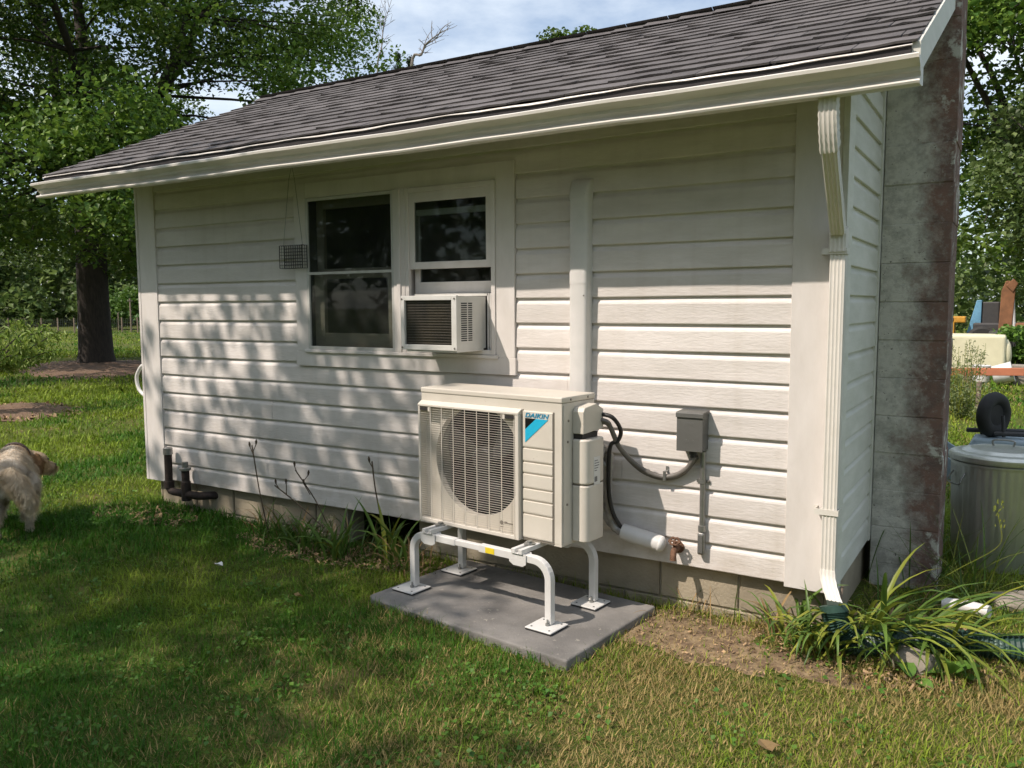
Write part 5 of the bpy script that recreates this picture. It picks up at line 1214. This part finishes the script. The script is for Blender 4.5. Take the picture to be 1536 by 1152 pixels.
def weeds(label, u, y, h, n, seed):
    loc = pos(u, y); t = thing('tall_weed', label, 'weed', loc, 0, 'tall weeds beside the chimney'); rr = random.Random(seed); m = MB(); P = []
    for i in range(n):
        a = rr.uniform(0, 6.28); r_ = rr.uniform(0, .22); hh = h*rr.uniform(.55, 1.0); b = Vector((r_*math.cos(a), r_*math.sin(a), -.03)); e = Vector((b.x*1.9, b.y*1.9, hh)); limb(m, b, e, .007, .003, seed*30+i, .06, 5, 4)
        for k in range(26): f = rr.uniform(.1, 1.0); q_ = b.lerp(e, f); P.append((q_.x+rr.gauss(0, .05), q_.y+rr.gauss(0, .05), q_.z+rr.gauss(0, .02)))
    m.build('stem', 'strap_leaf_yellow', t); o = obj('foliage', leaf_mesh('foliage', np.array(P), .055, tints(len(P), (.09, .15, .03), (.24, .27, .12)), aspect=.35), 'leaf', t); o['kind'] = 'stuff'
weeds('tall airy weed in front of the cream covered block', 1452, 10.6, 1.05, 26, 1); weeds('leafy weed patch against the chimney edge', 1428, 9.3, .75, 34, 2); weeds('lower weed clump behind the wheelbarrow', 1446, 8.6, .55, 30, 3)
# young peach tree at the left edge
pt = thing('peach_tree', 'young peach tree with drooping pale leaves at the left edge', 'tree', (-12.05, 2.15, -.03)); m = MB(); P = []; rr = random.Random(9)
limb(m, (0, 0, -.1), (.15, .1, .75), .045, .035, 4, .05)
for i in range(20):
    a = rr.uniform(0, 6.28); r_ = rr.uniform(.45, 1.15); z = rr.uniform(.75, 1.55) if i > 3 else rr.uniform(1.4, 1.9); e = Vector((r_*math.cos(a)+.15, r_*math.sin(a)+.1, z)); L = limb(m, (.15, .1, rr.uniform(.5, .85)), e, .016, .005, 90+i, .18, 7, 5)
    for k in range(80): f = rr.uniform(.35, 1.0)*(len(L)-1); j = min(int(f), len(L)-2); q_ = L[j].lerp(L[j+1], f-j); P.append((q_.x+rr.gauss(0, .06), q_.y+rr.gauss(0, .06), q_.z-rr.uniform(0, .13)))
m.build('trunk', 'bark', pt); o = obj('crown', leaf_mesh('crown', np.array(P), .125, tints(len(P), (.17, .27, .045), (.28, .36, .08)), aspect=.26, droop=2.0, up=.2), 'leaf', pt); o['kind'] = 'stuff'

# ------------------------------------------------------------------ grass
def lawn_points():
    ax, ay = .745, -3.9; out = []
    for r0, r1, dens in ((1.2, 4.6, 12000), (4.6, 7, 6000), (7, 11, 1700), (11, 18, 480), (18, 34, 120), (34, 60, 28)):
        a0, a1 = R(-31.64-41), R(-31.64+41); A_ = .5*(a1-a0)*(r1*r1-r0*r0); n = int(A_*dens); r_ = np.sqrt(r0*r0+(r1*r1-r0*r0)*RNG.random(n)); a = a0+(a1-a0)*RNG.random(n)
        out.append(np.stack([ax+r_*np.sin(a), ay+r_*np.cos(a), r_], 1))
    P = np.concatenate(out); x, y = P[:, 0], P[:, 1]
    keep = ~((x > XL+.02) & (x < XR+.02) & (y > .03) & (y < DEP)); keep &= ~((x > .05) & (x < .44) & (y > .95) & (y < 1.4))
    dx_, dy_ = x-pc.x, y-pc.y; lx = dx_*math.cos(pr)+dy_*math.sin(pr); ly = -dx_*math.sin(pr)+dy_*math.cos(pr); keep &= ~((abs(lx) < .625) & (abs(ly) < .39)); keep &= ~((lx < -.57) & (lx > -.63) & (ly < -.37) & (ly > -.4))
    keep &= (((x-.685)**2+(y-1.7)**2) > .25**2)
    def ell(cx, cy, rx, ry, rot): X = (x-cx)*math.cos(rot)+(y-cy)*math.sin(rot); Y = -(x-cx)*math.sin(rot)+(y-cy)*math.cos(rot); return (X/rx)**2+(Y/ry)**2
    u = RNG.random(len(x))
    for cx, cy, rx, ry, rot, k in ((-19.4, 8.5, 3.3, 1.7, R(152), .97), (-11.9, 2.55, 1.2, .8, R(150), .95), (-.45, -.30, .58, .28, R(-10), .72), (.25, .35, .55, .45, 0, .55), (-1.6, .0, 1.4, .16, 0, .6)):
        e = ell(cx, cy, rx, ry, rot); keep &= ~((e < 1.3) & (u < k*(1-.45*e*e)))
    dr = np.zeros(len(x), bool)
    for i in range(len(pts_drive)-1):
        (x0, y0), (x1, y1) = pts_drive[i], pts_drive[i+1]; L = math.hypot(x1-x0, y1-y0); t_ = ((x-x0)*(x1-x0)+(y-y0)*(y1-y0))/L/L; dd = abs((x-x0)*(y1-y0)-(y-y0)*(x1-x0))/L; dr |= (t_ > 0) & (t_ < 1) & (dd < 1.05)
    keep &= ~dr
    thin = vnoise(x*1.1+7, y*1.1+3, 9)*.6+vnoise(x*3.3, y*3.3, 4)*.4       # sparse patches
    keep &= ~((thin < .40) & (u < (.40-thin)*2.0))
    return P[keep]
pts_drive = pts if False else [(-60, -4), (-40, 2.2), (-30, 6.2), (-22, 10.6), (-14, 15.5), (-6, 21), (0, 26)]
P = lawn_points(); n = len(P); x, y, rr_ = P[:, 0], P[:, 1], P[:, 2]
patchy = vnoise(x*.7+3, y*.7+8, 21)*.55+vnoise(x*2.2, y*2.2, 22)*.3+vnoise(x*6, y*6, 23)*.15
tall = vnoise(x*1.6+11, y*1.6, 31)
edge_wall = np.exp(-(np.abs(y+.06)/.14)**2)*((x > XL-.3) & (x < .6))
far = np.clip((rr_-5)/20, 0, 1)
h = (.024+.036*tall+.040*RNG.random(n)**2)*(1+.9*far)+.06*edge_wall*RNG.random(n)
w = (.0018+.0042*RNG.random(n)**2.5)*(1+far*9)
dry = (RNG.random(n) < np.clip(.16+1.35*(.50-patchy), .05, .75)*np.clip((x+3.2)/1.5, .35, 1.9)+.55*np.exp(-(((x+.4)/.85)**2+((y+.45)/.5)**2))) 
h = np.where(dry, h*.75, h); dry &= RNG.random(n) < .95
dry &= RNG.random(n) > .75*np.clip((rr_-5)/5, 0, 1)
lean = np.where(dry, .9+.7*RNG.random(n), .35+1.05*RNG.random(n)); az = RNG.random(n)*2*np.pi; dl = np.stack([np.cos(az), np.sin(az), np.zeros(n)], 1); sd = np.stack([-np.sin(az), np.cos(az), np.zeros(n)], 1)
base = np.stack([x, y, gz(x, y)-.006], 1); upv = np.array([0, 0, 1.0]); hh = h[:, None]; ln = lean[:, None]; ww = w[:, None]
bend = np.where(dry, .72, 1.25)[:, None]; ca, sa = np.cos(ln*.55), np.sin(ln*.55); ca2, sa2 = np.cos(np.minimum(ln*bend, 1.65)), np.sin(np.minimum(ln*bend, 1.65))
mid = base+(upv*ca+dl*sa)*hh*.55; tip = mid+(upv*ca2+dl*sa2)*hh*.55; tip[:, 2] = np.maximum(tip[:, 2], base[:, 2]+.010)
V = np.stack([base-sd*ww*.5, base+sd*ww*.5, mid+sd*ww*.42, mid-sd*ww*.42, tip], 1).reshape(-1, 3); i = np.arange(n)*5
g0, g1 = np.array((.050, .150, .009)), np.array((.215, .290, .026)); k = np.clip(.58+2.2*(vnoise(x*.9+31, y*.9+2, 77)-.5)+.8*(vnoise(x*4.1, y*4.1, 78)-.5)+.5*(RNG.random(n)-.5), 0, 1)[:, None]
C = (g1*k+g0*(1-k))*(1+.22*RNG.normal(size=(n, 1))); s0 = np.array((.44, .33, .13))*(.55+.6*RNG.random((n, 1))); C = np.where(dry[:, None], s0, C); C = np.clip(C, .006, .8)
me = np_mesh('grass', V, quads=np.stack([i, i+1, i+2, i+3], 1), tris=np.stack([i+3, i+2, i+4], 1), tint=np.repeat(C, 5, 0))
tag(obj('grass', me, 'blade'), 'uneven lawn grass, green with dry straw patches', 'grass', kind='stuff')
# clover and small weeds in the lawn
def clover():
    r_ = np.random.default_rng(5); P = []
    for _ in range(420):
        a = R(-31.64)+r_.uniform(-.62, .62); d_ = r_.uniform(2.0, 8.5); cx, cy = .745+d_*math.sin(a), -3.9+d_*math.cos(a)
        if cy > -.12 and XL-.1 < cx < .2: continue
        if -2.15 < cx < -.65 and cy > -1.05: continue
        k = r_.integers(6, 34); q_ = r_.normal(size=(k, 2))*r_.uniform(.03, .09); P.append(np.stack([cx+q_[:, 0], cy+q_[:, 1], gz(cx+q_[:, 0], cy+q_[:, 1])+.012+.03*r_.random(k)], 1))
    return np.concatenate(P)
CP = clover(); me = leaf_mesh('clover', CP, .013+.014*RNG.random(len(CP)), tints(len(CP), (.06, .16, .02), (.13, .24, .03)), up=1.6, aspect=.9)
tag(obj('clover', me, 'leaf'), 'small clover and weed leaves scattered through the lawn', 'clover', kind='stuff')
# wood chips and litter on the bare soil by the wall
def chips(label, cx, cy, rx, ry, n, s, seed):
    r_ = np.random.default_rng(seed); a = r_.random(n)*6.283; q = np.sqrt(r_.random(n)); X = cx+rx*q*np.cos(a); Y = cy+ry*q*np.sin(a)
    bad = (Y > .02) & (X < XR) & (X > XL); X, Y = X[~bad], Y[~bad]; n = len(X); t = r_.random(n)*6.283; L = s*(.4+r_.random(n)); Wd = L*(.25+.35*r_.random(n)); z = gz(X, Y)+.010+.012*r_.random(n)
    d = np.stack([np.cos(t), np.sin(t), .5*r_.normal(size=n)], 1)*L[:, None]*.5; s_ = np.stack([-np.sin(t), np.cos(t), .4*r_.normal(size=n)], 1)*Wd[:, None]*.5; c_ = np.stack([X, Y, z], 1); up_ = np.array([0, 0, .004])
    V = np.stack([c_-d-s_, c_+d-s_, c_+d+s_, c_-d+s_, c_+up_], 1).reshape(-1, 3); i = np.arange(n)*5
    T = np.concatenate([np.stack([i+k, i+(k+1) % 4, i+4], 1) for k in range(4)]); C = np.array((.36, .24, .13))*(.3+1.0*r_.random((n, 1)))*np.array((1, 1, 1))
    tag(obj('wood_chips', np_mesh('wood_chips', V, tris=T, tint=np.repeat(C, 5, 0)), 'chip'), label, 'wood chips', kind='stuff')
chips('scattered pale wood chips on the soil right of the pad', -.45, -.28, .62, .34, 700, .014, 1)
chips('brown litter under the iris clumps along the wall', -2.75, -.22, .95, .20, 1200, .022, 2)
chips('brown chips in the bed under the young peach tree', -11.9, 2.55, 1.25, .85, 1500, .06, 3)
chips('litter and leaf scraps around the daylilies', .25, .1, .5, .5, 900, .022, 4)
chips('stones and chips at the corner under the vent pipe', -4.75, -.22, .55, .25, 500, .035, 5)

# ------------------------------------------------------------------ dog
def dog():
    ang_ = R(150); org = Vector(DOG_AT); t = thing('dog', 'golden long haired dog walking away with its head turned right', 'dog', org, ang_); t.scale = (.92, .92, .92)
    bm = bmesh.new()
    def cap(a, b, ra, rb, sc=(1, 1, 1), k=None):
        a, b = Vector(a), Vector(b); n_ = k or max(2, int((b-a).length/.022)+1)
        for i in range(n_+1):
            f = i/n_; M = Matrix.Translation(a.lerp(b, f)) @ Matrix.Diagonal((*[s_*(ra+(rb-ra)*f) for s_ in sc], 1)); bmesh.ops.create_icosphere(bm, subdivisions=2, radius=1, matrix=M)
    def chain(ps):
        for (a, ra), (b, rb) in zip(ps, ps[1:]): cap(a, b, ra, rb)
    cap((-.03, 0, .46), (.16, 0, .455), .125, .125, (1, 1, 1.02)); cap((.16, 0, .455), (.40, 0, .43), .125, .150, (1, .95, 1.08)); cap((.40, 0, .45), (.50, 0, .47), .145, .115)
    cap((-.06, 0, .50), (.42, 0, .515), .075, .085)
    chain([((.48, 0, .50), .115), ((.54, -.03, .500), .100), ((.585, -.08, .47), .088)])
    hx = Vector((.61, -.12, .450)); hd_ = Vector((.60, -.78, -.20)).normalized(); hs = Vector((hd_.y, -hd_.x, 0)).normalized()
    cap(hx-hd_*.03, hx+hd_*.05, .094, .084); cap(hx+hd_*.05-Vector((0, 0, .016)), hx+hd_*.160-Vector((0, 0, .036)), .060, .044); cap(hx+hd_*.05-Vector((0, 0, .055)), hx+hd_*.140-Vector((0, 0, .072)), .042, .028)
    for s_ in (1, -1):
        e0 = hx-hd_*.015+hs*s_*.082+Vector((0, 0, .045)); chain([(e0, .028), (e0+hs*s_*.022-Vector((0, 0, .055)), .038), (e0+hs*s_*.016-Vector((0, 0, .115))+hd_*.015, .024)])
    chain([((0, .085, .40), .098), ((.055, .10, .30), .070), ((-.02, .102, .235), .044), ((-.085, .102, .165), .031), ((-.062, .102, .075), .027), ((-.045, .102, .028), .031), ((-.005, .102, .022), .026)])
    chain([((.01, -.085, .40), .098), ((.11, -.10, .30), .070), ((.075, -.102, .22), .044), ((.035, -.102, .165), .031), ((.085, -.102, .075), .027), ((.105, -.102, .028), .031), ((.145, -.102, .022), .026)])
    for s_, o_ in ((1, .09), (-1, -.06)):
        chain([((.44, s_*.095, .40), .085), ((.41+o_*.3, s_*.10, .30), .052), ((.43+o_*.8, s_*.095, .17), .034), ((.44+o_*1.1, s_*.095, .07), .028), ((.45+o_*1.15, s_*.095, .028), .033), ((.49+o_*1.15, s_*.095, .022), .027)])
    tail = [((-.11, 0, .50), .036), ((-.17, -.025, .505), .044), ((-.215, -.06, .455), .044), ((-.225, -.10, .38), .044), ((-.215, -.125, .31), .036), ((-.20, -.14, .25), .016)]
    chain(tail)
    me_ = bpy.data.meshes.new('body'); bm.to_mesh(me_); bm.free(); o = bpy.data.objects.new('tmp', me_); COL.objects.link(o)
    r_ = o.modifiers.new('r', 'REMESH'); r_.mode = 'VOXEL'; r_.voxel_size = .0105; s2 = o.modifiers.new('s', 'SMOOTH'); s2.factor = .5; s2.iterations = 6
    bpy.context.view_layer.update(); dg = bpy.context.evaluated_depsgraph_get(); me2 = bpy.data.meshes.new_from_object(o.evaluated_get(dg)); bpy.data.objects.remove(o)
    nv = len(me2.vertices); co = np.zeros(nv*3, np.float32); me2.vertices.foreach_get('co', co); co = co.reshape(-1, 3); nr = np.zeros(nv*3, np.float32); me2.vertices.foreach_get('normal', nr); nr = nr.reshape(-1, 3)
    def coat(p):
        b_ = np.tile(np.array((.82, .75, .64)), (len(p), 1)); up_ = np.clip((p[:, 2]-.42)/.16, 0, 1)[:, None]; b_ = b_*(1-.30*up_)+np.array((.50, .36, .20))*.30*up_
        hdist = np.linalg.norm(p-np.array(hx), axis=1)[:, None]; b_ = np.where(hdist < .24, np.array((.58, .45, .31)), b_); sd3 = np.abs((p-np.array(hx)) @ np.array(hs))[:, None]; b_ = np.where((hdist < .17) & (sd3 > .078), np.array((.30, .18, .09)), b_); pale = ((p[:, 2] < .36) & (p[:, 0] < .40))[:, None]; b_ = np.where(pale, np.array((.70, .63, .52)), b_)
        tl_ = ((p[:, 0] < -.13))[:, None]; b_ = np.where(tl_, np.array((.74, .63, .47)), b_); return b_*(.85+.3*vnoise(p[:, 0]*25+9, p[:, 2]*25+p[:, 1]*17, 3)[:, None])
    a = me2.attributes.new('tint', 'FLOAT_COLOR', 'POINT'); a.data.foreach_set('color', np.concatenate([coat(co), np.ones((nv, 1))], 1).astype(np.float32).ravel()); me2.materials.clear()
    body = obj('body', me2, 'dog_coat', t, smooth=True)
    # fur strands lying back and down along the body
    k = RNG.integers(0, nv, 90000); p = co[k]+RNG.normal(size=(len(k), 3))*.003; nn = nr[k]; wav = np.stack([np.sin(p[:, 2]*60+p[:, 1]*40), np.sin(p[:, 0]*50+p[:, 2]*30), np.zeros(len(k))], 1)*.12; fl = np.array([-.5, 0, -.7])+nn*.55+wav+RNG.normal(size=(len(k), 3))*.16; fl /= np.linalg.norm(fl, axis=1, keepdims=True)
    hid = np.linalg.norm(p-np.array(hx), axis=1) < .20; low = p[:, 2] < .12; L = np.where(hid, .014, .032)+.030*RNG.random(len(k))*(~hid); L = np.where((p[:, 0] < -.12) & ~hid, L*1.5, L); L = np.where(low, .012, L); L = L[:, None]
    sd_ = np.cross(fl, nn); sd_ /= np.linalg.norm(sd_, axis=1, keepdims=True)+1e-9
    V = np.stack([p-sd_*.0016, p+sd_*.0016, p+fl*L], 1).reshape(-1, 3); i = np.arange(len(k))*3; C = np.repeat(coat(p)*(.92+.26*RNG.random((len(k), 1))), 3, 0)
    f = obj('fur', np_mesh('fur', V, tris=np.stack([i, i+1, i+2], 1), tint=C), 'fur', t); f['kind'] = 'stuff'
    q = hx+hd_*.200-Vector((0, 0, .022)); bm = bmesh.new(); bmesh.ops.create_icosphere(bm, subdivisions=2, radius=.019, matrix=Matrix.Translation(q)); me_ = bpy.data.meshes.new('nose'); bm.to_mesh(me_); bm.free(); obj('nose', me_, 'nose', t, smooth=True)
    for s_ in (1, -1):
        q = hx+hd_*.105+hs*s_*.052+Vector((0, 0, .030)); bm = bmesh.new(); bmesh.ops.create_icosphere(bm, subdivisions=2, radius=.012, matrix=Matrix.Translation(q)); me_ = bpy.data.meshes.new('eye'); bm.to_mesh(me_); bm.free(); obj('eye', me_, 'nose', t, smooth=True)
    m = MB(); c_ = Vector((.555, -.02, .515)); ax_ = Vector((.9, -.4, .1)).normalized(); a1 = ax_.orthogonal().normalized(); a2 = ax_.cross(a1); ring = [c_+(a1*math.cos(z)+a2*math.sin(z))*.101 for z in np.linspace(0, 2*math.pi, 29)]
    m.tube(ring, .013, 6); m.build('collar', 'collar', t, smooth=True)
DOG_AT = (-4.99, -1.02, gzf(-5.2, -.9)+.0)
dog()
